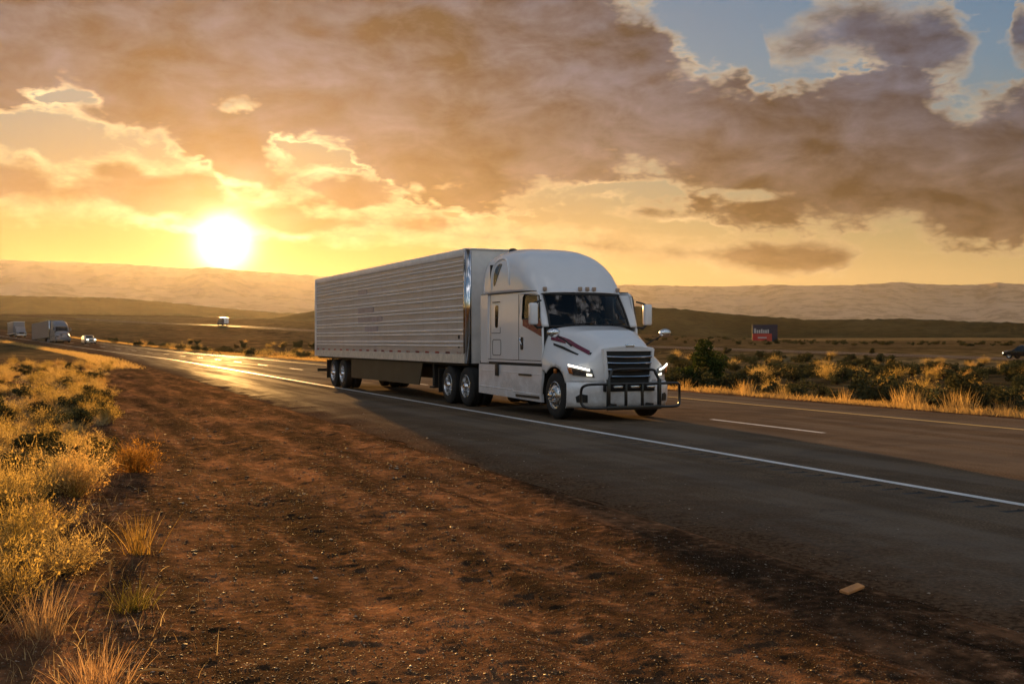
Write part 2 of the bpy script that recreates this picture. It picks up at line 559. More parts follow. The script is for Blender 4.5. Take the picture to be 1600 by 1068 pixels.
    N.l.new(bs.outputs[0], mx.inputs[1]); N.l.new(gl.outputs[0], mx.inputs[2])
    N.l.new(mx.outputs[0], N.n['Material Output'].inputs['Surface'])
    return m


M_GROUND = ground_material()


def build_ground():
    fine = np.radians(np.linspace(-33, 33, 420))
    left = np.radians(np.linspace(-180, -33.6, 70))
    right = np.radians(np.linspace(33.6, 180, 70))[:-1]
    az = np.concatenate([left, fine, right])
    r = np.concatenate([np.linspace(0.6, 4.6, 10), np.geomspace(4.8, 32, 480), np.geomspace(32.6, 160, 130), np.geomspace(164, 10400, 140)])
    A, RR = np.meshgrid(az, r)
    x = np.sin(A) * RR; y = np.cos(A) * RR
    fade = RR < 300
    z = np.where(fade, ground_z(x, y, True), ground_z(x, y, False))
    flat = sstep(1500, 4000, RR)
    z = z * (1 - flat) + flat * 12.0
    v = np.stack([x, y, z], -1).reshape(-1, 3)
    f = grid_faces(len(r), len(az), wrap=True)[:, ::-1]
    c = len(v)
    v = np.vstack([v, [[0, 0, gz(0.01, 0.01)]]])
    me = mesh_np('ground', v, f, [M_GROUND], smooth=True)
    bmv = [(c, i, (i + 1) % len(az)) for i in range(len(az))]
    bm = bmesh.new(); bm.from_mesh(me); bm.verts.ensure_lookup_table()
    for t in bmv:
        bm.faces.new([bm.verts[k] for k in t[::-1]])
    bmesh.ops.recalc_face_normals(bm, faces=bm.faces)
    bm.to_mesh(me); bm.free()
    if me.polygons[0].normal.z < 0:
        me.flip_normals()
    return link('ground', me, kind='structure')


build_ground()


# ------------------------------------------------------------------ asphalt
def asphalt_material():
    m, N, bs = new_mat('asphalt')
    geo = N.node('ShaderNodeNewGeometry')
    P = geo.outputs['Position']
    l = N.vm('DOT_PRODUCT', P, (float(NN[0]), float(NN[1]), 0.0))
    s = N.vm('DOT_PRODUCT', P, (float(U[0]), float(U[1]), 0.0))
    Q = N.xyz(N.m('MULTIPLY', s, 0.06), l, 0.0)
    grain = N.noise(P, 130.0, 3.0, 0.7)
    agg = N.noise(P, 34.0, 4.0, 0.65)
    blot = N.noise(P, 0.7, 5.0, 0.6)
    lane = N.noise(Q, 1.1, 4.0, 0.55)
    base = N.ramp(agg, [(0.30, (0.068, 0.046, 0.028)), (0.5, (0.132, 0.089, 0.053)), (0.68, (0.22, 0.152, 0.094))])
    base = N.mix(N.ss(grain, 0.56, 0.72, 0.0, 0.5), base, (0.27, 0.20, 0.135))
    base = N.mix(N.ss(lane, 0.42, 0.62, 0.0, 0.45), base, (0.145, 0.104, 0.067))
    base = N.mix(N.ss(blot, 0.40, 0.56, 0.42, 0.0), base, (0.060, 0.042, 0.028))
    # dust blown on from the apron
    lw = N.m('ADD', l, N.m('MULTIPLY', N.m('SUBTRACT', N.noise(P, 0.8, 6.0, 0.65), 0.5), 3.4))
    dust = N.m('MAXIMUM', N.ss(lw, L_WHITE - 4.0, L_WHITE - 2.7, 1.0, 0.0), N.m('MULTIPLY', N.ss(l, L_WHITE - 4.0, L_WHITE - 1.0, 1.0, 0.0), N.ss(N.noise(P, 1.6, 5.0, 0.65), 0.40, 0.60, 0.0, 0.7)))
    soil = N.vm('SCALE', (0.105, 0.060, 0.033), N.ss(N.noise(P, 22.0, 5.0, 0.7), 0.3, 0.7, 0.35, 1.7))
    base = N.mix(N.m('MULTIPLY', dust, 0.95), base, soil)
    # sealed cracks
    vor = N.node('ShaderNodeTexVoronoi', feature='DISTANCE_TO_EDGE')
    vor.inputs['Scale'].default_value = 0.22
    N.put(vor.inputs['Vector'], N.vm('ADD', P, N.vm('SCALE', N.noise(P, 0.9, 4.0, out='Color'), 1.6)))
    crack = N.m('MULTIPLY', N.ss(vor.outputs['Distance'], 0.001, 0.006, 0.3, 0.0), N.ss(blot, 0.45, 0.5))
    base = N.mix(crack, base, (0.014, 0.012, 0.011))
    N.put(bs.inputs['Base Color'], base)
    N.put(bs.inputs['Roughness'], N.ss(lane, 0.3, 0.7, 0.85, 0.72))
    bs.inputs['Specular IOR Level'].default_value = 0.0
    bump = N.node('ShaderNodeBump')
    bump.inputs['Strength'].default_value = 1.0
    bump.inputs['Distance'].default_value = 0.006
    N.put(bump.inputs['Height'], N.m('ADD', N.m('MULTIPLY', grain, 0.6), agg))
    N.put(bs.inputs['Normal'], bump.outputs[0])
    gl = N.node('ShaderNodeBsdfGlossy')
    gl.inputs['Roughness'].default_value = 0.56
    N.put(gl.inputs['Color'], (0.9, 0.88, 0.85))
    mx = N.node('ShaderNodeMixShader')
    N.put(mx.inputs[0], N.m('MULTIPLY', N.m('SUBTRACT', 1.0, dust), N.ss(lane, 0.35, 0.65, 0.014, 0.060)))
    N.l.new(bs.outputs[0], mx.inputs[1]); N.l.new(gl.outputs[0], mx.inputs[2])
    N.l.new(mx.outputs[0], N.n['Material Output'].inputs['Surface'])
    return m


M_ASPHALT = asphalt_material()
M_TAR_SHADE = simple_mat('groove_tar_shade', (0.013, 0.012, 0.011), 0.85, var=0.3, vscale=12)  # groove floors: tar and dirt, with the recess shade put into the colour


def paint_material(name, col):
    m, N, bs = new_mat(name)
    geo = N.node('ShaderNodeNewGeometry')
    P = geo.outputs['Position']
    wear = N.ss(N.noise(P, 26.0, 5.0, 0.7), 0.34, 0.5, 0.35, 0.0)
    N.put(bs.inputs['Base Color'], N.mix(wear, N.vm('SCALE', col, N.ss(N.noise(P, 2.0, 4.0), 0.3, 0.7, 0.85, 1.05)), (0.08, 0.07, 0.06)))
    bs.inputs['Roughness'].default_value = 0.55
    return m


M_WHITE_LINE = paint_material('line_white', (0.78, 0.77, 0.74))
M_YELLOW_LINE = paint_material('line_yellow', (0.72, 0.47, 0.10))


def strip(s_vals, d0, d1, z_off, lf=LA, zf=ZA, nd=2):
    """sheet that follows a carriageway between two cross offsets"""
    dv = np.linspace(d0, d1, nd)
    S, D = np.meshgrid(s_vals, dv, indexing='ij')
    x, y = to_xy(S, lf(S) + D)
    z = zf(S) + z_off
    return np.stack([x, y, z], -1).reshape(-1, 3), grid_faces(len(s_vals), nd)


def up(me):
    me.update()
    if len(me.polygons) and me.polygons[0].normal.z < 0:
        me.flip_normals()
    return me


S_LONG = np.concatenate([np.linspace(-60, 100, 60), np.linspace(103, 460, 110)])


def build_road():
    # shoulder | band with the rumble grooves | lanes, one mesh; the grooves are cut 3 cm deep
    V, Fc, MI = [], [], []
    n = 0

    def add(v, f, mi):
        nonlocal n
        V.append(v); Fc.append(f + n); MI.append(np.full(len(f), mi)); n += len(v)
    s_fine = np.concatenate([np.linspace(-60, 0, 20), np.linspace(0.5, 60, 120), np.linspace(61, 100, 40), np.linspace(103, 460, 110)])
    ragged = -4.0 + fbm(s_fine * 0.7, s_fine * 0 + 3.3, 5, 0.65) * 1.3
    # shoulder with an uneven broken edge
    dv = np.linspace(0, 1, 5)
    S, T = np.meshgrid(s_fine, dv, indexing='ij')
    D = ragged[:, None] * (1 - T) + (-0.56) * T
    x, y = to_xy(S, LA(S) + D)
    z = ZA(S) + np.where(T < 0.01, -0.05, 0.0)
    add(np.stack([x, y, z], -1).reshape(-1, 3), grid_faces(len(s_fine), 5), 0)
    # groove band
    g0, pitch, ng = 1.0, 0.36, 130
    ss = [-60.0]
    zz = [0.0]; mm = []
    for k in range(ng):
        a = g0 + k * pitch
        for ds, dz in ((0.0, 0.0), (0.03, -0.009), (0.15, -0.009), (0.18, 0.0)):
            ss.append(a + ds); zz.append(dz)
    ss += list(np.linspace(g0 + ng * pitch + 1, 460, 90)); zz += [0.0] * 90
    ss = np.array(ss); zz = np.array(zz)
    rows = []
    for dd, use in ((-0.56, 0), (-0.545, 1), (-0.265, 1), (-0.25, 0)):
        x, y = to_xy(ss, LA(ss) + dd)
        rows.append(np.stack([x, y, ZA(ss) + zz * use], -1))
    v = np.stack(rows, 1).reshape(-1, 3)
    f = grid_faces(len(ss), 4)
    deep = (zz[:-1] < -0.004) & (zz[1:] < -0.004)
    mi = np.repeat(deep.astype(int), 3)
    V.append(v); Fc.append(f + n); MI.append(mi); n += len(v)
    # lanes and inner shoulder
    v, f = strip(S_LONG, -0.25, 10.1, 0.0, nd=6)
    add(v, f, 0)
    me = mesh_np('road', np.vstack(V), np.vstack(Fc), [M_ASPHALT, M_TAR_SHADE], mat_idx=np.concatenate(MI))
    up(me)
    road = link('road', me, kind='structure')
    v, f = strip(S_LONG, -0.065, 0.075, 0.005)
    link('edge_line', up(mesh_np('edge_line', v, f, [M_WHITE_LINE])), parent=road)
    v, f = strip(S_LONG, 7.83, 7.97, 0.005)
    link('median_line', up(mesh_np('median_line', v, f, [M_YELLOW_LINE])), parent=road)
    # dashes: 3.9 m every 12.2 m, one of them in front of the truck
    k0 = 17.2
    for k in range(-4, 24):
        a = k0 + 12.2 * k
        v, f = strip(np.linspace(a, a + 3.9, 4), 3.78, 3.90, 0.005)
        link('lane_dash', up(mesh_np('lane_dash', v, f, [M_WHITE_LINE])), parent=road)
    # second carriageway
    sb = np.concatenate([np.linspace(-150, 900, 240)])
    v, f = strip(sb, -1.0, 12.0, 0.05, LB, ZB, 4)
    r2 = link('road', up(mesh_np('road', v, f, [M_ASPHALT])), kind='structure')
    v, f = strip(sb, 0.0, 0.16, 0.056, LB, ZB)
    link('median_line', up(mesh_np('median_line', v, f, [M_YELLOW_LINE])), parent=r2)
    v, f = strip(sb, 7.6, 7.76, 0.056, LB, ZB)
    link('edge_line', up(mesh_np('edge_line', v, f, [M_WHITE_LINE])), parent=r2)


build_road()


# ------------------------------------------------------------------ hills and mountains
def hill_material(name, a, b, c, scale):
    m, N, bs = new_mat(name)
    geo = N.node('ShaderNodeNewGeometry')
    P = geo.outputs['Position']
    n1 = N.noise(P, scale, 9.0, 0.66)
    n2 = N.noise(N.vm('MULTIPLY', P, (1, 1, 3.0)), scale * 7.0, 5.0, 0.7)
    base = N.ramp(n1, [(0.34, a), (0.5, b), (0.68, c)])
    base = N.mix(N.ss(n2, 0.45, 0.62, 0.0, 0.55), base, N.vm('SCALE', base, 0.35))
    N.put(bs.inputs['Base Color'], base)
    bs.inputs['Roughness'].default_value = 1.0
    bs.inputs['Specular IOR Level'].default_value = 0.0
    return m


M_HILL = hill_material('hill_scrub', (0.024, 0.023, 0.010), (0.046, 0.041, 0.018), (0.085, 0.068, 0.031), 0.012)
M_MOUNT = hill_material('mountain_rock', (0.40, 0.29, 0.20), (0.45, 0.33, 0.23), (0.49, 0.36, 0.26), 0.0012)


def ridge(name, dist, prof, depth, mat, rough, seed, x0=-700, x1=2300, n=360, rows=40, base=0.0, noise_px=2.0):
    """a range of hills: prof gives its skyline as points seen from the road, dist its distance in metres"""
    px = np.linspace(x0, x1, n)
    prof = np.array(prof, float)
    py = np.interp(px, prof[:, 0], prof[:, 1])
    k = np.hanning(9); k /= k.sum()
    py = np.convolve(np.pad(py, 4, mode='edge'), k, mode='valid')
    az = np.arctan2(px - 800, F)
    tan_el = (HOR - py) / F * np.cos(az)
    taper = sstep(0, 60, px - x0) * sstep(0, 60, x1 - px)
    t = np.linspace(-1, 1, rows)
    T, A = np.meshgrid(t, az, indexing='ij')
    crest = dist * (1 + 0.10 * fbm(az * 14 + seed, az * 0 + seed, 3))
    D = crest[None, :] + T * depth * np.where(T < 0, 1.0, 0.8)
    X = np.sin(A) * D; Y = np.cos(A) * D
    H = CAM_H + crest * tan_el / 1.0
    shape = np.where(T < 0, (1 + T) ** 1.5, (1 - T) ** 1.2)
    g = fbm(X / (depth * 0.55) + seed, Y / (depth * 0.55), 6, 0.55)
    ridged = np.abs(fbm(X / (depth * 0.30) + seed * 2, Y / (depth * 0.30) + 4, 5, 0.55))
    amp = rough * (1 - np.abs(T)) * np.clip(np.abs(T) * 2.2, 0.0, 1)
    small = fbm(az * 260 + seed, az * 0, 4, 0.6)[None, :] * noise_px / F * crest[None, :]
    Z = base + (np.maximum(H - base, 0)[None, :] * shape) * (1 + amp * (g * 1.2 - ridged * 1.6)) + small * shape
    Z = base + (Z - base) * taper[None, :] - (np.abs(T) > 0.999) * 20.0
    v = np.stack([X, Y, Z], -1).reshape(-1, 3)
    me = mesh_np(name, v, grid_faces(rows, n), [mat], smooth=True)
    return link(name, up(me), kind='structure')


ridge('hill', 1350, [(-700, 498), (0, 490), (120, 489), (250, 490), (400, 497), (440, 495), (470, 486), (490, 482), (560, 480), (700, 474), (850, 473), (975, 475), (1060, 480), (1130, 488),
                     (1250, 497), (1310, 498), (1400, 496), (1450, 498), (1600, 503), (1900, 500), (2300, 505)], 230, M_HILL, 1.0, 3.0, noise_px=3.5)
ridge('hill', 2600, [(-700, 462), (0, 459), (60, 461), (180, 463), (240, 468), (330, 478), (420, 486), (520, 490), (2300, 500)], 900, M_HILL, 0.5, 9.0, x1=900)
ridge('hill', 4500, [(-700, 430), (0, 436), (80, 440), (180, 446), (300, 456), (420, 463), (500, 466), (700, 470), (2300, 480)], 1300, M_MOUNT, 0.4, 21.0, x1=1100)
ridge('mountain_range', 8000, [(-700, 404), (-200, 402), (0, 403), (60, 405), (150, 408), (220, 411), (290, 417), (330, 414), (360, 418), (420, 423), (450, 425), (480, 427), (600, 434), (800, 441),
                                (975, 443), (1060, 444), (1140, 445), (1200, 443), (1300, 444), (1350, 442), (1405, 438), (1450, 442), (1520, 443), (1560, 439), (1600, 442), (1800, 438), (2300, 444)],
      2100, M_MOUNT, 0.22, 5.0, n=520, rows=60, noise_px=3.0)


# ------------------------------------------------------------------ air
def build_haze():
    bm = bmesh.new()
    bmesh.ops.create_cube(bm, size=1.0)
    for v in bm.verts:
        v.co = Vector((v.co.x * 22400, v.co.y * 22400, -40 + (v.co.z + 0.5) * 730))
    me = bpy.data.meshes.new('haze')
    bm.to_mesh(me); bm.free()
    m = bpy.data.materials.new('haze_air')
    m.use_nodes = True
    nt = m.node_tree
    nt.nodes.clear()
    out = nt.nodes.new('ShaderNodeOutputMaterial')
    pv = nt.nodes.new('ShaderNodeVolumePrincipled')
    pv.inputs['Color'].default_value = (0.93, 0.87, 0.78, 1)
    pv.inputs['Density'].default_value = 1.3e-5
    pv.inputs['Anisotropy'].default_value = 0.66
    nt.links.new(pv.outputs[0], out.inputs['Volume'])
    me.materials.append(m)
    o = link('haze', me, kind='stuff')
    return o


build_haze()

# ------------------------------------------------------------------ mesh building
class MB:
    """collects shapes into one mesh"""
    def __init__(self):
        self.v = []
        self.f = []

    def add(self, v, f):
        n = len(self.v)
        self.v += [tuple(p) for p in v]
        self.f += [tuple(i + n for i in q) for q in f]
        return self

    def box(self, x0, x1, y0, y1, z0, z1, bev=0.0, seg=2):
        bm = bmesh.new()
        bmesh.ops.create_cube(bm, size=1.0)
        for p in bm.verts:
            p.co = Vector(((x0 + x1) / 2 + p.co.x * (x1 - x0), (y0 + y1) / 2 + p.co.y * (y1 - y0), (z0 + z1) / 2 + p.co.z * (z1 - z0)))
        if bev > 0:
            bmesh.ops.bevel(bm, geom=list(bm.edges), offset=bev, segments=seg, affect='EDGES', profile=0.5)
        self.add_bm(bm)
        return self

    def add_bm(self, bm):
        bm.verts.index_update()
        self.add([tuple(p.co) for p in bm.verts], [tuple(q.index for q in fc.verts) for fc in bm.faces])
        bm.free()

    def tube(self, pts, r, n=10, closed=False):
        pts = [Vector(p) for p in pts]
        m = len(pts)
        rings = []
        prev = None
        for i, p in enumerate(pts):
            if closed:
                d = (pts[(i + 1) % m] - pts[i - 1]).normalized()
            else:
                d = (pts[min(i + 1, m - 1)] - pts[max(i - 1, 0)]).normalized()
            if prev is None:
                a = Vector((0, 0, 1)) if abs(d.z) < 0.9 else Vector((1, 0, 0))
                e1 = d.cross(a).normalized()
            else:
                e1 = (prev - d * prev.dot(d)).normalized()
            prev = e1
            e2 = d.cross(e1)
            rr = r[i] if isinstance(r, (list, tuple)) else r
            rings.append([p + (e1 * math.cos(2 * math.pi * k / n) + e2 * math.sin(2 * math.pi * k / n)) * rr for k in range(n)])
        v = [q for ring in rings for q in ring]
        f = []
        rng = range(m) if closed else range(m - 1)
        for i in rng:
            j = (i + 1) % m
            for k in range(n):
                f.append((i * n + k, i * n + (k + 1) % n, j * n + (k + 1) % n, j * n + k))
        if not closed:
            f.append(tuple(range(n))[::-1]); f.append(tuple((m - 1) * n + k for k in range(n)))
        self.add(v, f)
        return self

    def lathe(self, prof, c, n=40, axis='y'):
        """prof: (radius, offset along the axis) pairs"""
        v = []; f = []
        m = len(prof)
        for k in range(n):
            a = 2 * math.pi * k / n
            for r, h in prof:
                if axis == 'y':
                    v.append((c[0] + r * math.cos(a), c[1] + h, c[2] + r * math.sin(a)))
                elif axis == 'z':
                    v.append((c[0] + r * math.cos(a), c[1] + r * math.sin(a), c[2] + h))
                else:
                    v.append((c[0] + h, c[1] + r * math.cos(a), c[2] + r * math.sin(a)))
        for k in range(n):
            for j in range(m - 1):
                f.append((k * m + j, k * m + j + 1, ((k + 1) % n) * m + j + 1, ((k + 1) % n) * m + j))
        self.add(v, f)
        return self

    def grid(self, P):
        nr, nc = len(P), len(P[0])
        self.add([q for row in P for q in row], [tuple(q) for q in grid_faces(nr, nc)])
        return self

    def slab(self, outer, holes, to3d, nrm, th):
        """plate with holes: 2D loops mapped by to3d, given thickness along -nrm"""
        bm = bmesh.new()
        nrm = Vector(nrm)
        loops = []
        for lp in [outer] + list(holes):
            vs = [bm.verts.new(to3d(a, b)) for a, b in lp]
            es = [bm.edges.new((vs[i], vs[(i + 1) % len(vs)])) for i in range(len(vs))]
            loops.append((vs, es))
        edges = [e for _, es in loops for e in es]
        res = bmesh.ops.triangle_fill(bm, edges=edges, use_beauty=True, use_dissolve=False)
        faces = [g for g in res['geom'] if isinstance(g, bmesh.types.BMFace)]
        back = {}
        for vs, _ in loops:
            for q in vs:
                back[q] = bm.verts.new(q.co - nrm * th)
        for fc in faces:
            try:
                bm.faces.new([back[q] for q in reversed(fc.verts)])
            except ValueError:
                pass
        for vs, _ in loops:
            for i in range(len(vs)):
                a, b = vs[i], vs[(i + 1) % len(vs)]
                bm.faces.new((a, b, back[b], back[a]))
        bmesh.ops.recalc_face_normals(bm, faces=bm.faces)
        self.add_bm(bm)
        return self

    def mesh(self, name, mats, smooth=None):
        me = bpy.data.meshes.new(name)
        me.from_pydata(self.v, [], self.f)
        bm = bmesh.new(); bm.from_mesh(me)
        bmesh.ops.recalc_face_normals(bm, faces=bm.faces)
        bm.to_mesh(me); bm.free()
        for m in (mats if isinstance(mats, (list, tuple)) else [mats]):
            me.materials.append(m)
        if smooth is not None:
            me.polygons.foreach_set('use_smooth', np.ones(len(me.polygons), dtype=bool))
            me.set_sharp_from_angle(angle=R(smooth))
        me.update()
        return me

    def obj(self, name, mats, parent=None, smooth=None, thick=0.0, **kw):
        o = link(name, self.mesh(name, mats, smooth), parent=parent, **kw)
        if thick:
            md = o.modifiers.new('solidify', 'SOLIDIFY')
            md.thickness = thick
            md.offset = -1.0
        return o


def empty(name, loc=(0, 0, 0), rz=0.0, parent=None, **kw):
    o = bpy.data.objects.new(name, None)
    C.objects.link(o)
    o.location = loc
    o.rotation_euler = (0, 0, rz)
    o.empty_display_size = 0.3
    if parent is not None:
        o.parent = parent
    tag(o, **kw)
    return o


def copy_tree(o, parent=None, keep=None, depth=0):
    c = o.copy()
    C.objects.link(c)
    c.parent = parent
    for ch in o.children:
        if keep is None or depth > 0 or ch.name.split('.')[0] in keep:
            copy_tree(ch, c, keep, depth + 1)
    return c


def rrect(x0, x1, y0, y1, r, n=5):
    """rounded rectangle outline"""
    out = []
    for cx, cy, a0 in ((x1 - r, y1 - r, 0), (x0 + r, y1 - r, 90), (x0 + r, y0 + r, 180), (x1 - r, y0 + r, 270)):
        for k in range(n + 1):
            a = R(a0 + 90.0 * k / n)
            out.append((cx + r * math.cos(a), cy + r * math.sin(a)))
    return out


def catmull(pts, n=8):
    pts = [Vector(p) for p in pts]
    out = []
    for i in range(len(pts) - 1):
        p0 = pts[max(i - 1, 0)]; p1 = pts[i]; p2 = pts[i + 1]; p3 = pts[min(i + 2, len(pts) - 1)]
        for k in range(n):
            t = k / n
            out.append(0.5 * ((2 * p1) + (p2 - p0) * t + (2 * p0 - 5 * p1 + 4 * p2 - p3) * t * t + (3 * p1 - p0 - 3 * p2 + p3) * t ** 3))
    out.append(pts[-1])
    return out


# ------------------------------------------------------------------ vehicle materials
def truck_paint(name, col, rough=0.22):
    m, N, bs = new_mat(name)
    tc = N.node('ShaderNodeTexCoord')
    P = tc.outputs['Object']
    z = N.sep(P)[2]
    grime = N.m('MULTIPLY', N.ss(N.noise(P, 2.5, 6.0, 0.65), 0.38, 0.62), N.ss(z, 0.25, 1.4, 0.42, 0.03))
    N.put(bs.inputs['Base Color'], N.mix(grime, col, (0.22, 0.17, 0.125)))
    N.put(bs.inputs['Roughness'], N.m('ADD', rough, N.m('MULTIPLY', grime, 0.5)))
    bs.inputs['Coat Weight'].default_value = 0.35
    bs.inputs['Coat Roughness'].default_value = 0.08
    b = N.node('ShaderNodeBump')
    b.inputs['Strength'].default_value = 0.35
    b.inputs['Distance'].default_value = 0.01
    N.put(b.inputs['Height'], N.noise(P, 1.7, 3.0, 0.5))
    N.put(bs.inputs['Normal'], b.outputs[0])
    return m


M_PAINT = truck_paint('paint_white', (0.82, 0.825, 0.84), 0.16)
M_MAROON = simple_mat('paint_maroon', (0.17, 0.018, 0.048), 0.25, coat=0.4)
M_BLACK = simple_mat('black_plastic', (0.012, 0.012, 0.012), 0.5)
M_STEEL_BLACK = simple_mat('black_steel', (0.010, 0.010, 0.010), 0.32, coat=0.2)
M_RUBBER = simple_mat('tyre_rubber', (0.018, 0.017, 0.016), 0.82, var=0.25, vscale=10, bump=0.004, bscale=30)
M_CHROME = simple_mat('chrome', (0.72, 0.73, 0.75), 0.12, metal=1.0, var=0.05)
M_ALU = simple_mat('wheel_aluminium', (0.62, 0.61, 0.60), 0.26, metal=1.0, var=0.15, vscale=9)
M_CHASSIS = simple_mat('chassis_dark', (0.020, 0.018, 0.016), 0.7, var=0.3)
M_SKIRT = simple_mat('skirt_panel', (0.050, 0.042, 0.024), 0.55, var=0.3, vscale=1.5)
M_GRILLE = simple_mat('grille_mesh', (0.006, 0.006, 0.006), 0.6)
M_AMBER = simple_mat('amber_lens', (0.35, 0.10, 0.015), 0.2)
M_AMBER_PALE = simple_mat('marker_lens', (0.42, 0.30, 0.22), 0.25)
M_RED = simple_mat('red_reflective_tape', (0.36, 0.016, 0.014), 0.4)
M_SEAT = simple_mat('seat_cloth', (0.03, 0.028, 0.027), 0.85)
M_DASH = simple_mat('dash_plastic', (0.045, 0.040, 0.036), 0.6)
M_PAPER = simple_mat('white_paper', (0.62, 0.68, 0.70), 0.7)
M_LAMP = emit_mat('lamp_lit', (1.0, 0.93, 0.78), 1.6)
M_LAMP_DIM = emit_mat('lamp_lit_low', (1.0, 0.90, 0.68), 0.7)
M_LAMP_FAR = emit_mat('lamp_far', (1.0, 0.86, 0.58), 3.0)
M_LENS = simple_mat('lamp_lens', (0.16, 0.15, 0.14), 0.08, metal=0.6, var=0.4, vscale=20)
M_RAIL = simple_mat('rail_cream', (0.70, 0.63, 0.53), 0.45, var=0.2, vscale=8)


def glass_material(name, tint, refl=0.9):
    m = bpy.data.materials.new(name)
    m.use_nodes = True
    N = NT(m.node_tree)
    N.n.clear()
    out = N.node('ShaderNodeOutputMaterial')
    tr = N.node('ShaderNodeBsdfTransparent')
    N.put(tr.inputs[0], tint)
    gl = N.node('ShaderNodeBsdfGlossy')
    N.put(gl.inputs['Color'], (refl, refl, refl))
    gl.inputs['Roughness'].default_value = 0.03
    fr = N.node('ShaderNodeFresnel')
    fr.inputs['IOR'].default_value = 1.5
    mx = N.node('ShaderNodeMixShader')
    N.l.new(fr.outputs[0], mx.inputs[0]); N.l.new(tr.outputs[0], mx.inputs[1]); N.l.new(gl.outputs[0], mx.inputs[2])
    N.l.new(mx.outputs[0], out.inputs[0])
    return m


M_GLASS = glass_material('window_glass', (0.62, 0.64, 0.60), 0.8)
M_GLASS_SIDE = glass_material('side_glass', (0.75, 0.74, 0.68), 0.7)
M_GLASS_DARK = simple_mat('dark_glass', (0.012, 0.012, 0.010), 0.06, var=0.1)


def trailer_skin():
    m, N, bs = new_mat('trailer_skin')
    tc = N.node('ShaderNodeTexCoord')
    P = tc.outputs['Object']
    Q = N.vm('MULTIPLY', P, (1.0, 1.0, 5.0))
    n = N.noise(Q, 0.6, 6.0, 0.6)
    n2 = N.noise(N.vm('MULTIPLY', P, (2.2, 1.0, 7.0)), 1.2, 3.0, 0.55)
    streak = N.noise(N.vm('MULTIPLY', P, (6.0, 1.0, 0.35)), 1.0, 5.0, 0.65)
    base = N.mix(N.ss(n, 0.35, 0.65), (0.42, 0.42, 0.45), (0.52, 0.52, 0.54))
    base = N.mix(N.ss(streak, 0.5, 0.72, 0.0, 0.3), base, (0.24, 0.21, 0.19))
    N.put(bs.inputs['Base Color'], base)
    bs.inputs['Metallic'].default_value = 0.35
    N.put(bs.inputs['Roughness'], N.ss(n, 0.3, 0.7, 0.33, 0.48, 'LINEAR'))
    b = N.node('ShaderNodeBump')
    b.inputs['Strength'].default_value = 0.10
    b.inputs['Distance'].default_value = 0.010
    N.put(b.inputs['Height'], n2)
    N.put(bs.inputs['Normal'], b.outputs[0])
    return m


M_SKIN = trailer_skin()
M_RIB = simple_mat('trailer_rib', (0.90, 0.87, 0.83), 0.35, metal=0.0, var=0.12, vscale=2.0)

# ------------------------------------------------------------------ the truck: x forward, y to its left, z up
HEAD = Vector((0.4035, -0.915, 0.0))
TRUCK_RZ = math.atan2(HEAD.y, HEAD.x)
TRUCK_O = Vector((-0.01, 29.72, 0.006))


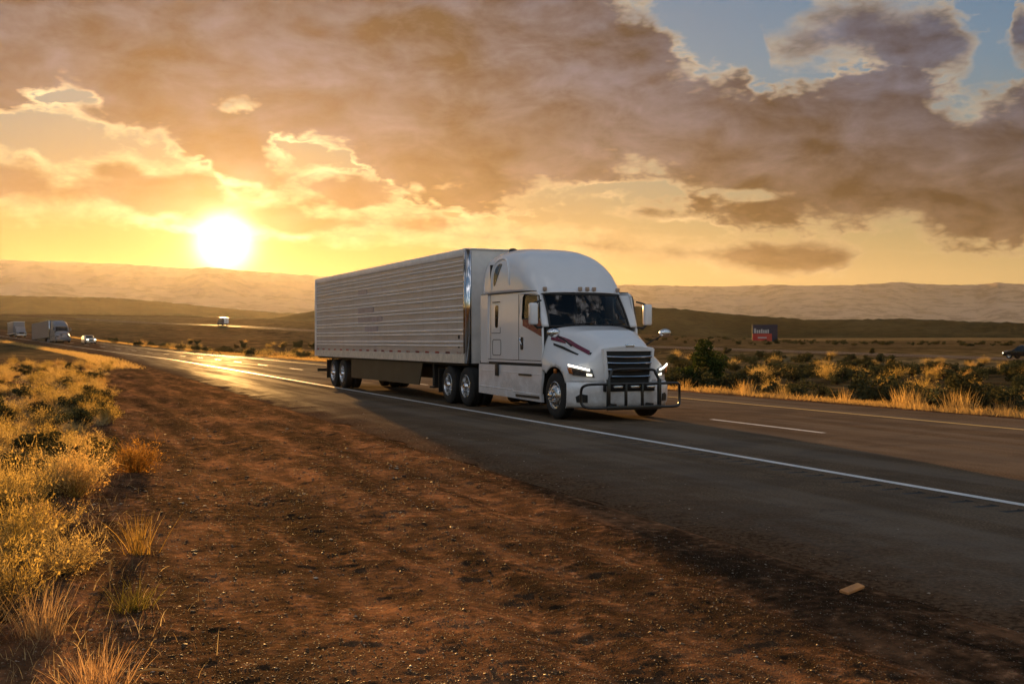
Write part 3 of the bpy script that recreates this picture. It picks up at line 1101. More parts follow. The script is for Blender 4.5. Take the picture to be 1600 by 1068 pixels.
def make_wheel(parent, s, t, side, r=0.515, w=0.285, dish='out', dual=False):
    """side -1 is the truck's right; hub faces outwards"""
    e = empty('wheel', (s, t, r), 0, parent)
    o = side
    tp = [(r * 0.56, -w / 2), (r * 0.60, -w / 2 - 0.004), (r * 0.82, -w / 2 - 0.012), (r * 0.94, -w / 2 + 0.012), (r * 0.985, -w / 2 + 0.035)]
    for k in range(5):           # tread ribs
        a = -w / 2 + 0.04 + k * (w - 0.08) / 5.0
        b = a + (w - 0.08) / 5.0
        tp += [(r, a + 0.004), (r, b - 0.012), (r * 0.975, b - 0.010), (r * 0.975, b - 0.002)]
    tp += [(r * 0.985, w / 2 - 0.035), (r * 0.94, w / 2 - 0.012), (r * 0.82, w / 2 + 0.012), (r * 0.60, w / 2 + 0.004), (r * 0.56, w / 2)]
    tm = MB().lathe(tp, (0, 0, 0), 44)
    if dual:
        tm.lathe(tp, (0, -o * (w + 0.045), 0), 44)
    tm.obj('tyre', M_RUBBER, e, 40)
    rm = MB()
    f = o * w / 2
    if dish == 'out':
        rp = [(r * 0.60, f + o * .004), (r * 0.575, f + o * 0.012), (r * 0.55, f - o * 0.02), (r * 0.47, f - o * 0.03), (r * 0.42, f + o * 0.02), (r * 0.30, f + o * 0.055), (r * 0.20, f + o * 0.06), (r * 0.0, f + o * 0.06)]
    else:
        rp = [(r * 0.60, f + o * .004), (r * 0.575, f + o * 0.012), (r * 0.54, f - o * 0.04), (r * 0.52, f - o * 0.13), (r * 0.40, f - o * 0.15), (r * 0.25, f - o * 0.14), (r * 0.0, f - o * 0.14)]
    rm.lathe(rp, (0, 0, 0), 40)
    rim = rm.obj('rim', M_ALU, e, 35)
    hb = MB()
    if dish == 'out':
        hb.lathe([(r * 0.17, f + o * 0.05), (r * 0.165, f + o * 0.115), (r * 0.10, f + o * 0.14), (0, f + o * 0.142)], (0, 0, 0), 24)
        nr, nf = r * 0.265, f + o * 0.06
    else:
        hb.lathe([(r * 0.22, f - o * 0.14), (r * 0.20, f - o * 0.02), (r * 0.15, f + o * 0.035), (r * 0.10, f + o * 0.055), (0, f + o * 0.056)], (0, 0, 0), 24)
        nr, nf = r * 0.33, f - o * 0.14
    for k in range(10):
        a = 2 * math.pi * k / 10
        c = (nr * math.cos(a), nf, nr * math.sin(a))
        hb.lathe([(0.018, -0.0), (0.018, o * 0.045), (0.0, o * 0.05)], c, 6)
    hb.obj('hub', M_CHROME, e, 35)
    # hand holes between rim and disc
    hh = MB()
    for k in range(10):
        a = 2 * math.pi * (k + 0.5) / 10
        rr = r * 0.445
        hh.lathe([(0.026, -o * 0.01), (0.026, o * 0.012), (0.0, o * 0.012)], (rr * math.cos(a), (f - o * 0.015 if dish == 'out' else f - o * 0.148), rr * math.sin(a)), 10)
    hh.obj('hand_holes', M_CHASSIS, rim, 35, kind='stuff')
    return e


# ---- front end shape
def s_front(t):
    return 6.17 - 0.50 * abs(t / 1.24) ** 3.0


def s_back(t):
    return 4.48 + (0.30 * (1 - (t / 1.03) ** 2) if abs(t) < 1.03 else 0.0)


_XS = {0.0: [(0, 2.05), (.35, 2.05), (.70, 2.03), (.93, 1.98), (1.06, 1.86), (1.15, 1.66), (1.20, 1.46), (1.228, 1.28), (1.235, 1.12)],
       0.45: [(0, 1.95), (.35, 1.945), (.64, 1.92), (.82, 1.83), (.95, 1.66), (1.08, 1.46), (1.17, 1.33), (1.225, 1.22), (1.235, 1.06)],
       0.8: [(0, 1.76), (.32, 1.755), (.56, 1.72), (.70, 1.61), (.82, 1.47), (1.00, 1.34), (1.14, 1.25), (1.22, 1.13), (1.235, 0.96)],
       1.0: [(0, 1.60), (.30, 1.595), (.52, 1.56), (.63, 1.47), (.76, 1.35), (.96, 1.25), (1.12, 1.15), (1.21, 1.04), (1.235, 0.92)]}
_XU = sorted(_XS)


def hood_cs(u, n=26):
    """half cross-section at u, resampled"""
    k = max(i for i in range(len(_XU)) if _XU[i] <= u + 1e-9)
    if k == len(_XU) - 1:
        p = _XS[_XU[k]]
    else:
        a, b = _XU[k], _XU[k + 1]
        w = (u - a) / (b - a)
        p = [((1 - w) * x0 + w * x1, (1 - w) * z0 + w * z1) for (x0, z0), (x1, z1) in zip(_XS[a], _XS[b])]
    c = catmull([(x, z, 0) for x, z in p], 6)
    d = [0.0]
    for i in range(1, len(c)):
        d.append(d[-1] + (c[i] - c[i - 1]).length)
    q = np.linspace(0, d[-1], n)
    return np.interp(q, d, [v.x for v in c]), np.interp(q, d, [v.y for v in c])


def hood_point(u, t):
    """point of the bonnet surface at cross position t"""
    tx, tz = hood_cs(u, 60)
    z = float(np.interp(abs(t), tx, tz))
    sb = s_back(t)
    return Vector((sb + (s_front(t) - sb) * u, t, z))


WHEEL_S, ARCH_R = 5.10, 0.63


def build_hood(parent):
    P = []
    us = np.concatenate([np.linspace(0, 0.9, 34), np.linspace(0.915, 1.0, 8)])
    for u in us:
        tx, tz = hood_cs(u)
        row = []
        for sg in (-1, 1):
            seq = range(len(tx) - 1, 0, -1) if sg < 0 else range(0, len(tx))
            if sg < 0:       # lower side, down to the arch or bumper line
                for zz in np.linspace(0.84, tz[-1], 10)[:-1]:
                    row.append((sg * 1.235, zz, u))
            for i in seq:
                row.append((sg * tx[i], tz[i], u))
            if sg > 0:
                for zz in np.linspace(tz[-1], 0.84, 10)[1:]:
                    row.append((sg * 1.235, zz, u))
        P.append(row)
    rows = []
    for row in P:
        rr = []
        for t, z, u in row:
            sb = s_back(t)
            s = sb + (s_front(t) - sb) * u
            if u > 0.9:
                z = z - 0.035 * ((u - 0.9) / 0.1) ** 2
            rr.append(Vector((s, t, z)))
        rows.append(rr)
    # front face below the nose
    for k in range(1, 12):
        w = k / 11.0
        rows.append([Vector((p.x + 0.045 * math.sin(min(w * 2.2, 1.57)) * (1 - abs(p.y / 1.24) ** 4), p.y, p.z * (1 - w) + 0.84 * w)) for p in rows[len(us) - 1]])
    mb = MB().grid(rows)
    bm = bmesh.new()
    vs = [bm.verts.new(p) for p in mb.v]
    for f in mb.f:
        try:
            bm.faces.new([vs[i] for i in f])
        except ValueError:
            pass
    # wheel arches: cut, then round the cut edge
    kill = []
    for fc in bm.faces:
        c = fc.calc_center_median()
        if abs(c.y) > 1.05 and math.hypot(c.x - WHEEL_S, c.z - 0.515) < ARCH_R:
            kill.append(fc)
        elif abs(c.y) > 1.2 and c.x < WHEEL_S and c.z < 1.05:
            kill.append(fc)
    bmesh.ops.delete(bm, geom=kill, context='FACES')
    for v in bm.verts:
        if v.is_boundary and abs(v.co.y) > 1.0:
            d = math.hypot(v.co.x - WHEEL_S, v.co.z - 0.515)
            if d < ARCH_R + 0.09 and v.co.z > 0.86:
                k = ARCH_R / d
                v.co.x = WHEEL_S + (v.co.x - WHEEL_S) * k
                v.co.z = 0.515 + (v.co.z - 0.515) * k
    bmesh.ops.remove_doubles(bm, verts=bm.verts, dist=0.002)
    loose = [v for v in bm.verts if not v.link_faces]
    bmesh.ops.delete(bm, geom=loose, context='VERTS')
    bmesh.ops.recalc_face_normals(bm, faces=bm.faces)
    m2 = MB(); m2.add_bm(bm)
    hood = m2.obj('hood', M_PAINT, parent, 50, thick=0.02)
    # dark inner arch
    for sg in (-1, 1):
        ia = MB()
        pts = [(WHEEL_S + ARCH_R * math.cos(R(a)), 0.515 + ARCH_R * math.sin(R(a))) for a in range(0, 181, 10)]
        ia.grid([[(x, sg * 1.21, z) for x, z in pts], [(x, sg * 0.72, z) for x, z in pts]])
        ia.box(WHEEL_S - 0.6, WHEEL_S + 0.6, sg * 0.70 - 0.02, sg * 0.70 + 0.02, 0.45, 1.3)
        ia.obj('arch_liner', M_CHASSIS, parent, 40, kind='stuff')
    return hood


def surf_patch(parent, name, mat, poly, off, n=8, bulge=0.0, proud=0.02):
    """quad patch on the front end: poly = four (t, z) corners, set off the curved face"""
    (t0, z0), (t1, z1), (t2, z2), (t3, z3) = poly
    rows = []
    for j in range(n + 1):
        b = j / n
        row = []
        for i in range(n + 1):
            a = i / n
            t = (t0 * (1 - a) + t1 * a) * (1 - b) + (t3 * (1 - a) + t2 * a) * b
            z = (z0 * (1 - a) + z1 * a) * (1 - b) + (z3 * (1 - a) + z2 * a) * b
            q = off + bulge * math.sin(math.pi * a) * math.sin(math.pi * b)
            nx = Vector((1.0, 1.5 * abs(t / 1.24) ** 2 / 1.24 * (1 if t > 0 else -1), 0)).normalized()
            p = Vector((s_front(t) + 0.03, t, z)) + nx * q
            row.append(p)
        rows.append(row)
    return MB().grid(rows).obj(name, mat, parent, 40, thick=proud)


def build_tractor():
    T = empty('semi_truck', TRUCK_O, TRUCK_RZ, label='large white sleeper-cab semi truck with black grille guard and maroon stripes', category='truck')
    # chassis
    fr = MB()
    for t in (-0.43, 0.43):
        fr.box(-2.5, 5.6, t - 0.04, t + 0.04, 0.72, 0.98, 0.01)
    for s in (-2.3, -0.9, 0.4, 1.6, 3.0):
        fr.box(s - 0.06, s + 0.06, -0.42, 0.42, 0.74, 0.94)
    for s in (-1.5, -0.19, WHEEL_S):
        fr.tube([(s, -1.0, 0.515), (s, 1.0, 0.515)], 0.07, 10)
        fr.lathe([(0.0, -0.16), (0.17, -0.15), (0.21, 0), (0.17, 0.15), (0.0, 0.16)], (s, 0, 0.515), 16) if s < 4 else None
    fr.obj('chassis', M_CHASSIS, T, 30)
    fw = MB()
    fw.lathe([(0.0, 0.13), (0.46, 0.13), (0.48, 0.09), (0.48, 0.02), (0.0, 0.02)], (-0.9, 0, 0.98), 28, 'z')
    fw.obj('fifth_wheel', M_CHASSIS, T, 40)
    for s, d in ((WHEEL_S, 'out'),):
        for sd in (-1, 1):
            make_wheel(T, s, sd * 1.07, sd, dish='out')
    for s in (-0.19, -1.5):
        for sd in (-1, 1):
            make_wheel(T, s, sd * 1.09, sd, dish='in', dual=True)
    # quarter fenders and mud flaps behind the drive wheels
    for sd in (-1, 1):
        MB().box(-2.25, -2.22, sd * 1.24 - (0.6 if sd > 0 else 0.0), sd * 1.24 + (0.0 if sd > 0 else 0.6), 0.28, 0.95).obj('mud_flap', M_BLACK, T)
    # ---- cab walls
    win = [(3.42, 2.22), (4.40, 2.20), (4.285, 2.735), (3.50, 2.775), (3.42, 2.72)]
    slp = rrect(1.78, 1.98, 2.03, 2.58, 0.06)
    outer = [(1.33, 1.20), (4.47, 1.20), (4.50, 1.60), (4.47, 2.02), (4.19, 2.80), (4.10, 2.84), (1.33, 2.86)]
    for sd in (-1, 1):
        w = MB().slab(outer, [win, slp], lambda a, b: Vector((a, sd * (1.235 - 0.035 * max(0, (b - 2.1) / 0.75) ** 2), b)), (0, sd, 0), 0.05)
        w.obj('cab_side', M_PAINT, T, 25)
        g = MB().slab([(a, b) for a, b in win], [], lambda a, b: Vector((a, sd * (1.222 - 0.035 * max(0, (b - 2.1) / 0.75) ** 2), b)), (0, sd, 0), 0.008)
        g.obj('door_window', M_GLASS_SIDE, T)
        ring = [Vector((a, sd * (1.238 - 0.035 * max(0, (b - 2.1) / 0.75) ** 2), b)) for a, b in win]
        MB().tube(ring, 0.016, 6, closed=True).obj('window_seal', M_BLACK, T, 40)
        g = MB().slab(slp, [], lambda a, b: Vector((a, sd * 1.232, b)), (0, sd, 0), 0.02)
        sw = g.obj('sleeper_window', M_GLASS_DARK, T)
        MB().box(1.79, 1.97, sd * 1.236 - 0.004, sd * 1.236 + 0.004, 2.27, 2.29).obj('window_bar', M_BLACK, sw)
        # panel joints
        sm = MB()
        y = sd * 1.2365
        def vline(s, z0, z1, wd=0.014):
            sm.box(s - wd / 2, s + wd / 2, y - 0.004, y + 0.004, z0, z1)
        def hline(z, s0, s1, wd=0.014):
            sm.box(s0, s1, y - 0.004, y + 0.004, z - wd / 2, z + wd / 2)
        vline(3.22, 1.26, 2.80); hline(1.26, 1.35, 4.44)
        hline(1.90, 1.58, 2.12); vline(2.12, 1.90, 2.04)
        hline(2.66, 1.62, 2.10, 0.02); vline(1.52, 1.25, 2.84, 0.010)
        for a, b, c, d in ((1.64, 2.16, 1.36, 1.74),):
            pts = [(p[0], y, p[1]) for p in rrect(a, b, c, d, 0.07)]
            sm.tube(pts, 0.008, 6, closed=True)
        sm.obj('panel_joint', M_CHASSIS, T)
        dh = MB().slab(rrect(3.33, 3.47, 1.50, 1.80, 0.04), [], lambda a, b: Vector((a, sd * 1.247, b)), (0, sd, 0), 0.02)
        dh.obj('door_handle', M_BLACK, T, 30)
        MB().tube([(3.36, sd * 1.26, 1.78), (3.36, sd * 1.28, 1.74), (3.40, sd * 1.28, 1.70), (3.42, sd * 1.26, 1.62)], 0.014, 8).obj('handle_grip', M_CHROME, T, 40)
        # rear side extender
        ex = [(0.86, 1.16), (1.33, 1.16), (1.33, 2.86), (0.86, 2.86)]
        MB().slab(ex, [], lambda a, b: Vector((a, sd * (1.238 - 0.10 * max(0, (b - 3.1) / 0.8) ** 2), b)), (0, sd, 0), 0.035).obj('side_extender', M_PAINT, T, 30)
        # maroon graphic under the side window, running down to the bonnet
        dec = [(3.44, 2.06), (4.10, 1.90), (4.475, 1.80), (4.47, 2.02), (4.405, 2.185), (3.44, 2.205)]
        MB().slab(dec, [], lambda a, b: Vector((a, sd * 1.2375, b)), (0, sd, 0), 0.004).obj('door_stripe', M_MAROON, T)
        # tank fairing
        sk = [(0.72, 0.40), (4.46, 0.33), (4.46, 0.60), (4.52, 0.92), (4.50, 1.13), (0.72, 1.13)]
        fz = MB().slab(sk, [], lambda a, b: Vector((a, sd * (1.225 + 0.03 * math.sin((b - 0.35) / 0.8 * math.pi)), b)), (0, sd, 0), 0.06)
        fz = fz.obj('side_fairing', M_PAINT, T, 30)
        ln = MB()
        for z, s0, s1, rr in ((0.58, 0.80, 2.9, 0.014), (0.52, 2.9, 4.40, 0.016), (0.98, 0.80, 4.40, 0.010)):
            ln.tube([(s0, sd * 1.235, z), (s1, sd * 1.235, z - 0.03)], rr, 6)
        ln.obj('fairing_crease', M_PAINT, fz, 40)
        st = MB()
        st.slab(rrect(3.25, 3.95, 0.905, 0.945, 0.015), [], lambda a, b: Vector((a, sd * 1.262, b)), (0, sd, 0), 0.02)
        st.slab(rrect(3.05, 4.36, 0.40, 0.46, 0.02), [], lambda a, b: Vector((a, sd * 1.245, b)), (0, sd, 0), 0.02)
        st.obj('step_slot', M_BLACK, fz)
        MB().box(1.86, 2.06, sd * 1.262 - 0.012, sd * 1.262 + 0.012, 0.86, 1.16, 0.01).obj('fuel_cap', M_BLACK, fz, 40)
        MB().box(0.72, 4.46, sd * 1.15 - 0.05, sd * 1.15 + 0.05, 1.13, 1.21).obj('sill', M_CHASSIS, T)
        # under-body tank
        MB().tube([(1.0, sd * 0.82, 0.70), (4.2, sd * 0.82, 0.70)], 0.31, 20).obj('fuel_tank', M_CHASSIS, T, 40)
    # ---- floor, back wall, interior
    sh = MB()
    sh.box(1.34, 4.45, -1.18, 1.18, 1.20, 1.26)
    sh.box(1.34, 1.40, -1.18, 1.18, 1.26, 3.6)
    sh.box(2.95, 2.99, -1.17, -0.45, 1.26, 2.8)
    sh.box(2.95, 2.99, 0.45, 1.17, 1.26, 2.8)
    sh.obj('cab_shell', M_CHASSIS, T)
    MB().box(4.02, 4.46, -1.12, 1.12, 1.5, 2.00, 0.05).obj('dashboard', M_DASH, T, 40)
    MB().box(4.15, 4.40, -0.62, -0.22, 2.002, 2.05, 0.01).obj('paper_stack', M_PAPER, T, 40)
    for t in (-0.62, 0.62):
        se = MB()
        se.box(3.10, 3.62, t - 0.25, t + 0.25, 1.62, 1.78, 0.05)
        se.box(3.04, 3.18, t - 0.24, t + 0.24, 1.74, 2.38, 0.05)
        se.box(3.05, 3.16, t - 0.13, t + 0.13, 2.40, 2.60, 0.04)
        se.obj('seat', M_SEAT, T, 40)
    sw = [(3.98 + 0.10 * math.cos(a), 0.62 + 0.22 * math.sin(a), 2.02 + 0.20 * math.cos(a)) for a in [2 * math.pi * k / 20 for k in range(20)]]
    MB().tube(sw, 0.016, 6, closed=True).tube([(4.0, 0.62, 1.99), (4.12, 0.62, 1.88)], 0.03, 8).obj('steering_wheel', M_BLACK, T, 40)
    # ---- windscreen
    rows = []; fr_rows = []
    nT = 24
    for j in range(13):
        b = j / 12.0
        hw = 1.025 - 0.05 * b
        zc = 2.045 + (2.775 - 2.045) * b
        sc = 4.785 - 0.46 * b - 0.03 * math.sin(math.pi * b) * -1
        row = []
        for i in range(nT + 1):
            a = -1 + 2.0 * i / nT
            row.append(Vector((sc - 0.33 * a * a, hw * a, zc - 0.012 * a * a * (1 - b))))
        rows.append(row)
    MB().grid(rows).obj('windscreen', M_GLASS, T, 60)
    seal = [rows[0][i] for i in range(nT + 1)] + [rows[j][nT] for j in range(1, 13)] + [rows[12][i] for i in range(nT - 1, -1, -1)] + [rows[j][0] for j in range(11, 0, -1)]
    MB().tube(seal, 0.028, 8, closed=True).obj('windscreen_seal', M_BLACK, T, 50)
    # pillars between windscreen and side walls
    for sd in (-1, 1):
        ap = []
        for j in range(13):
            b = j / 12.0
            z = rows[j][0 if sd < 0 else nT].z
            inner = rows[j][0 if sd < 0 else nT]
            so = float(np.interp(z, [1.6, 2.02, 2.80], [4.50, 4.47, 4.19]))
            outp = Vector((so, sd * (1.235 - 0.035 * max(0, (z - 2.1) / 0.75) ** 2), z))
            mid = (inner + outp) / 2 + Vector((0.05, sd * 0.035, 0))
            ap.append([inner, inner * 0.55 + mid * 0.5 - Vector((0, 0, 0)) + outp * -0.05, mid, mid * 0.45 + outp * 0.55 + Vector((0.012, sd * 0.01, 0)), outp])
        MB().grid(ap).obj('cab_pillar', M_PAINT, T, 60, thick=0.03)
    # wipers
    wp = MB()
    for t0, t1 in ((-0.75, -0.05), (0.15, 0.85)):
        wp.tube([(4.80 - 0.33 * t0 * t0 + 0.02, t0, 2.075), (4.80 - 0.33 * t1 * t1 + 0.0, t1, 2.12)], 0.012, 6)
    wp.obj('wiper', M_BLACK, T)
    # ---- roof
    ztop_s = [0.95, 1.5, 2.0, 2.5, 3.0, 3.4, 3.7, 3.95, 4.12, 4.25, 4.34]
    ztop_z = [3.95, 4.00, 3.99, 3.93, 3.81, 3.64, 3.45, 3.22, 3.02, 2.88, 2.80]
    st = list(np.linspace(0.90, 3.9, 30)) + list(np.linspace(3.95, 4.34, 10))
    rp = []
    for s in st:
        zt = float(np.interp(s, ztop_s, ztop_z))
        # smooth the profile
        zt = np.mean([np.interp(s + q, ztop_s, ztop_z) for q in np.linspace(-0.12, 0.12, 7)])
        w = 1.205 - 0.16 * max(0, (s - 3.5) / 0.84) ** 2 - 0.03 * (s < 1.34)
        zb = 2.855 if s < 4.0 else 2.855 - 0.075 * (s - 4.0) / 0.34
        row = []
        for k in range(41):
            a = -math.pi / 2 + math.pi * k / 40
            x = math.sin(a); y = math.cos(a)
            n = 3.6
            q = (abs(x) ** n + abs(y) ** n) ** (-1.0 / n)
            t = w * x * q
            z = zb + max(zt - zb, 0.0) * y * q
            row.append(Vector((s - 0.31 * (t / 1.0) ** 2 * min(1.0, max(0.0, (s - 2.6) / 1.74)) ** 1.3, t, z)))
        rp.append(row)
    MB().grid(rp).obj('roof_fairing', M_PAINT, T, 60, thick=0.02)
    # joint between roof and cab sides, gutter over the door
    for sd in (-1, 1):
        MB().tube([(0.9, sd * 1.225, 2.865), (3.6, sd * 1.215, 2.86), (4.10, sd * 1.19, 2.845)], 0.013, 6).obj('roof_joint', M_CHASSIS, T, 40)
        MB().tube([(3.30, sd * 1.225, 2.81), (4.0, sd * 1.213, 2.80), (4.16, sd * 1.19, 2.78)], 0.018, 6).obj('gutter', M_PAINT, T, 40)
        # small curved window high on the sleeper side and the moulding round it
        tw = [(1.66, 3.06), (1.63, 3.30), (1.70, 3.52), (1.84, 3.60), (2.00, 3.58), (1.95, 3.42), (1.84, 3.24), (1.72, 3.08)]
        def rs(a, b, off=0.0):
            zt = float(np.interp(a, ztop_s, ztop_z)); y = min(0.999, max(0.0, (b - 2.855) / (zt - 2.855)))
            x = (1 - y ** 3.6) ** (1 / 3.6)
            return Vector((a, sd * (1.205 * x + 0.012 + off), b))
        cen = rs(1.80, 3.34, 0.003)
        lp = [rs(a, b, 0.002) for a, b in [(q.x, q.y) for q in catmull([(a, b, 0) for a, b in tw + tw[:1]], 4)[:-1]]]
        MB().add([cen] + lp, [(0, i + 1, (i + 1) % len(lp) + 1) for i in range(len(lp))]).obj('roof_window', M_GLASS_DARK, T, thick=0.012)
        ml = [rs(a, b, 0.0) for a, b in [(q.x, q.y) for q in catmull([(1.52, 2.92, 0), (1.50, 3.30, 0), (1.58, 3.60, 0), (1.80, 3.72, 0), (2.20, 3.66, 0), (2.50, 3.40, 0), (2.62, 3.05, 0)], 6)]]
        MB().tube(ml, [0.008 + 0.022 * math.sin(math.pi * k / (len(ml) - 1)) for k in range(len(ml))], 8).obj('roof_moulding', M_PAINT, T, 60)
    for t in (-0.93, -0.30, -0.12, 0.06, 0.93) if False else (-0.95, -0.18, 0.0, 0.18, 0.95):
        s = 4.325 - 0.31 * t * t
        MB().box(s - 0.06, s + 0.045, t - 0.035, t + 0.035, 2.855, 2.945, 0.012).obj('marker_light', M_AMBER_PALE, T, 40)
    MB().lathe([(0.11, 0.0), (0.10, 0.05), (0.07, 0.08), (0.0, 0.092)], (1.45, -0.60, 3.945), 20, 'z').obj('antenna_dome', M_DASH, T, 60)
    # ---- bonnet, bumper, grille
    build_hood(T)
    cw = MB().grid([[Vector((s_back(t) + 0.03, t, hood_point(0.0, t).z - 0.02)) for t in np.linspace(-1.02, 1.02, 15)], [Vector((s_back(t) - 0.06, t, 2.03)) for t in np.linspace(-1.02, 1.02, 15)]])
    cw.obj('cowl', M_BLACK, T, 40, thick=0.02)
    bp = []
    for z, off in ((0.27, -0.10), (0.31, -0.03), (0.40, 0.015), (0.58, 0.03), (0.72, 0.025), (0.79, 0.0), (0.835, -0.04)):
        row = []
        for k in range(41):
            a = -1.0 + k / 20.0
            t = 1.245 * math.sin(a * math.pi / 2)
            row.append(Vector((6.24 - 0.50 * abs(t / 1.245) ** 3.2 + off, t * (1 + off * 0.25), z)))
        row = [Vector((5.70, -1.235, z))] + row + [Vector((5.70, 1.235, z))]
        bp.append(row)
    MB().grid(bp).obj('bumper', M_PAINT, T, 50, thick=0.02)
    for sd in (-1, 1):
        fl = MB().slab([(0.92, 0.40), (1.10, 0.40), (1.12, 0.52), (1.04, 0.58), (0.92, 0.56)], [],
                       lambda a, b: Vector((6.24 - 0.50 * abs(a / 1.245) ** 3.2 + 0.045, sd * a, b)), (1, 0, 0), 0.03)
        fl.obj('fog_light', M_GRILLE, T, 40)
    # lower intake in the bumper
    MB().box(6.20, 6.285, -0.62, 0.62, 0.63, 0.80, 0.02).obj('lower_intake', M_GRILLE, T, 40)
    # grille
    gs = 6.245
    MB().slab([(-0.50, 0.80), (0.50, 0.80), (0.565, 1.50), (-0.565, 1.50)], [], lambda a, b: Vector((gs - 0.10 * abs(a) ** 2, a, b)), (1, 0, 0), 0.05).obj('grille', M_GRILLE, T)
    ol = [(-0.545, 0.79), (0.545, 0.79), (0.625, 1.535), (0.40, 1.565), (0, 1.575), (-0.40, 1.565), (-0.625, 1.535)]
    il = [(-0.495, 0.81), (0.495, 0.81), (0.560, 1.49), (-0.560, 1.49)]
    MB().slab(ol, [il], lambda a, b: Vector((gs + 0.045 - 0.10 * abs(a) ** 2, a, b)), (1, 0, 0), 0.10).obj('grille_frame', M_PAINT, T, 30)
    for k, z in enumerate((0.955, 1.10, 1.24, 1.375)):
        hw = 0.505 + (z - 0.8) * 0.09
        pts = [(gs + 0.04 - 0.10 * a * a, a, z - 0.012 * (1 - (a / hw) ** 2)) for a in np.linspace(-hw, hw, 13)]
        gb = MB()
        for dz, dx in ((0.012, 0), (-0.012, 0)):
            pass
        gb.grid([[(p[0] - 0.035, p[1], p[2] - 0.020) for p in pts], [(p[0] + 0.012, p[1], p[2] - 0.016) for p in pts], [(p[0] + 0.018, p[1], p[2]) for p in pts],
                 [(p[0] + 0.008, p[1], p[2] + 0.016) for p in pts], [(p[0] - 0.035, p[1], p[2] + 0.020) for p in pts]])
        gb.obj('grille_bar', M_CHROME, T, 40)
    # raised brow over the grille and the badge on it
    br = MB().tube([(gs + 0.02 - 0.10 * a * a, a, 1.59 - 0.05 * (a / 0.6) ** 2) for a in np.linspace(-0.6, 0.6, 15)], 0.022, 8)
    br.obj('hood_brow', M_PAINT, T, 50)
    MB().box(gs - 0.02, gs + 0.055, -0.11, 0.11, 1.575, 1.635, 0.02).obj('badge', M_CHROME, T, 40)
    # headlights
    for sd in (-1, 1):
        pl = [(sd * 0.74, 0.93), (sd * 1.13, 0.93), (sd * 1.215, 1.20), (sd * 0.80, 1.06)] 
        surf_patch(T, 'headlight', M_LENS, [(sd * 1.215, 1.22), (sd * 0.80, 1.10), (sd * 0.75, 0.93), (sd * 1.13, 0.98)], 0.022, 10, 0.03)
        hl = T.children[-1] if False else None
        surf_patch(T, 'light_bar', M_LAMP, [(sd * 1.20, 1.215), (sd * 0.84, 1.105), (sd * 0.845, 1.065), (sd * 1.19, 1.165)], 0.052, 8, 0.01)
        surf_patch(T, 'low_beam', M_LAMP_DIM, [(sd * 0.90, 1.02), (sd * 0.80, 1.00), (sd * 0.80, 0.955), (sd * 0.90, 0.965)], 0.056, 4, 0.01)
        surf_patch(T, 'turn_signal', M_AMBER, [(sd * 1.212, 1.14), (sd * 1.15, 1.13), (sd * 1.12, 1.00), (sd * 1.18, 1.01)], 0.05, 4, 0.005)
        MB().box(WHEEL_S - 0.06, WHEEL_S + 0.06, sd * 1.20 - 0.02, sd * 1.20 + 0.02, 1.00, 1.10, 0.01).obj('side_marker', M_AMBER, T, 40)
    # stripes on the bonnet side, following the surface
    for sd in (-1, 1):
        for nm, mat, upper, lower in (
                ('hood_stripe', M_MAROON, [(0.02, 1.023), (0.305, 0.941), (0.593, 0.848), (0.864, 0.744)], [(0.05, 1.046), (0.356, 0.972), (0.644, 0.882), (0.915, 0.786)]),
                ('hood_stripe', M_MAROON, [(0.085, 1.057), (0.237, 0.999), (0.39, 0.955)], [(0.119, 1.078), (0.271, 1.026), (0.45, 0.962)]),
                ('hood_vent', M_CHASSIS, [(0.203, 1.075), (0.508, 0.987), (0.78, 0.905)], [(0.237, 1.088), (0.542, 1.008), (0.78, 0.93)])):
            up_l = catmull([(u, t, 0) for u, t in upper], 7 if len(upper) > 3 else 10)
            lo_l = catmull([(u, t, 0) for u, t in lower], 7 if len(upper) > 3 else 10)
            off = Vector((0.003, sd * 0.008, 0.008))
            rws = []
            for w in (0.0, 0.33, 0.67, 1.0):
                rws.append([hood_point(a.x * (1 - w) + b.x * w, sd * (a.y * (1 - w) + b.y * w)) + off for a, b in zip(up_l, lo_l)])
            MB().grid(rws).obj(nm, mat, T, 60, thick=0.006)
        # air intake trim at the front end of the stripe
        p = hood_point(0.89, sd * 0.755)
        MB().box(p.x - 0.035, p.x + 0.035, p.y - 0.02, p.y + 0.02, p.z - 0.07, p.z + 0.012, 0.008).obj('intake_trim', M_BLACK, T, 40)
    # bonnet mirrors
    for sd in (-1, 1):
        b0 = hood_point(0.55, sd * 0.92)
        tip = b0 + Vector((0.10, sd * 0.42, 0.24))
        MB().tube([b0, b0 + Vector((0.06, sd * 0.18, 0.12)), tip], 0.017, 8).obj('hood_mirror_arm', M_BLACK, T, 50)
        mm = MB()
        bm = bmesh.new()
        bmesh.ops.create_uvsphere(bm, u_segments=18, v_segments=10, radius=1.0)
        for v in bm.verts:
            v.co = Vector((v.co.x * 0.085, v.co.y * 0.155, v.co.z * 0.095)) + tip + Vector((0, sd * 0.06, 0.05))
        mm.add_bm(bm)
        mm.obj('hood_mirror', M_CHROME, T, 60)
    # door mirrors
    for sd in (-1, 1):
        ms, mt = 4.52, sd * 1.47
        mb = MB().box(ms - 0.07, ms + 0.09, mt - 0.095, mt + 0.095, 2.07, 2.56, 0.045, 3)
        mb.obj('mirror_housing', M_PAINT, T, 50)
        MB().box(ms - 0.085, ms - 0.07, mt - 0.075, mt + 0.075, 2.11, 2.52, 0.004).obj('mirror_glass', M_CHROME, T)
        MB().tube([(4.42, sd * 1.23, 2.62), (4.50, sd * 1.36, 2.58), (ms, mt, 2.53)], 0.022, 8).obj('mirror_arm', M_BLACK, T, 50)
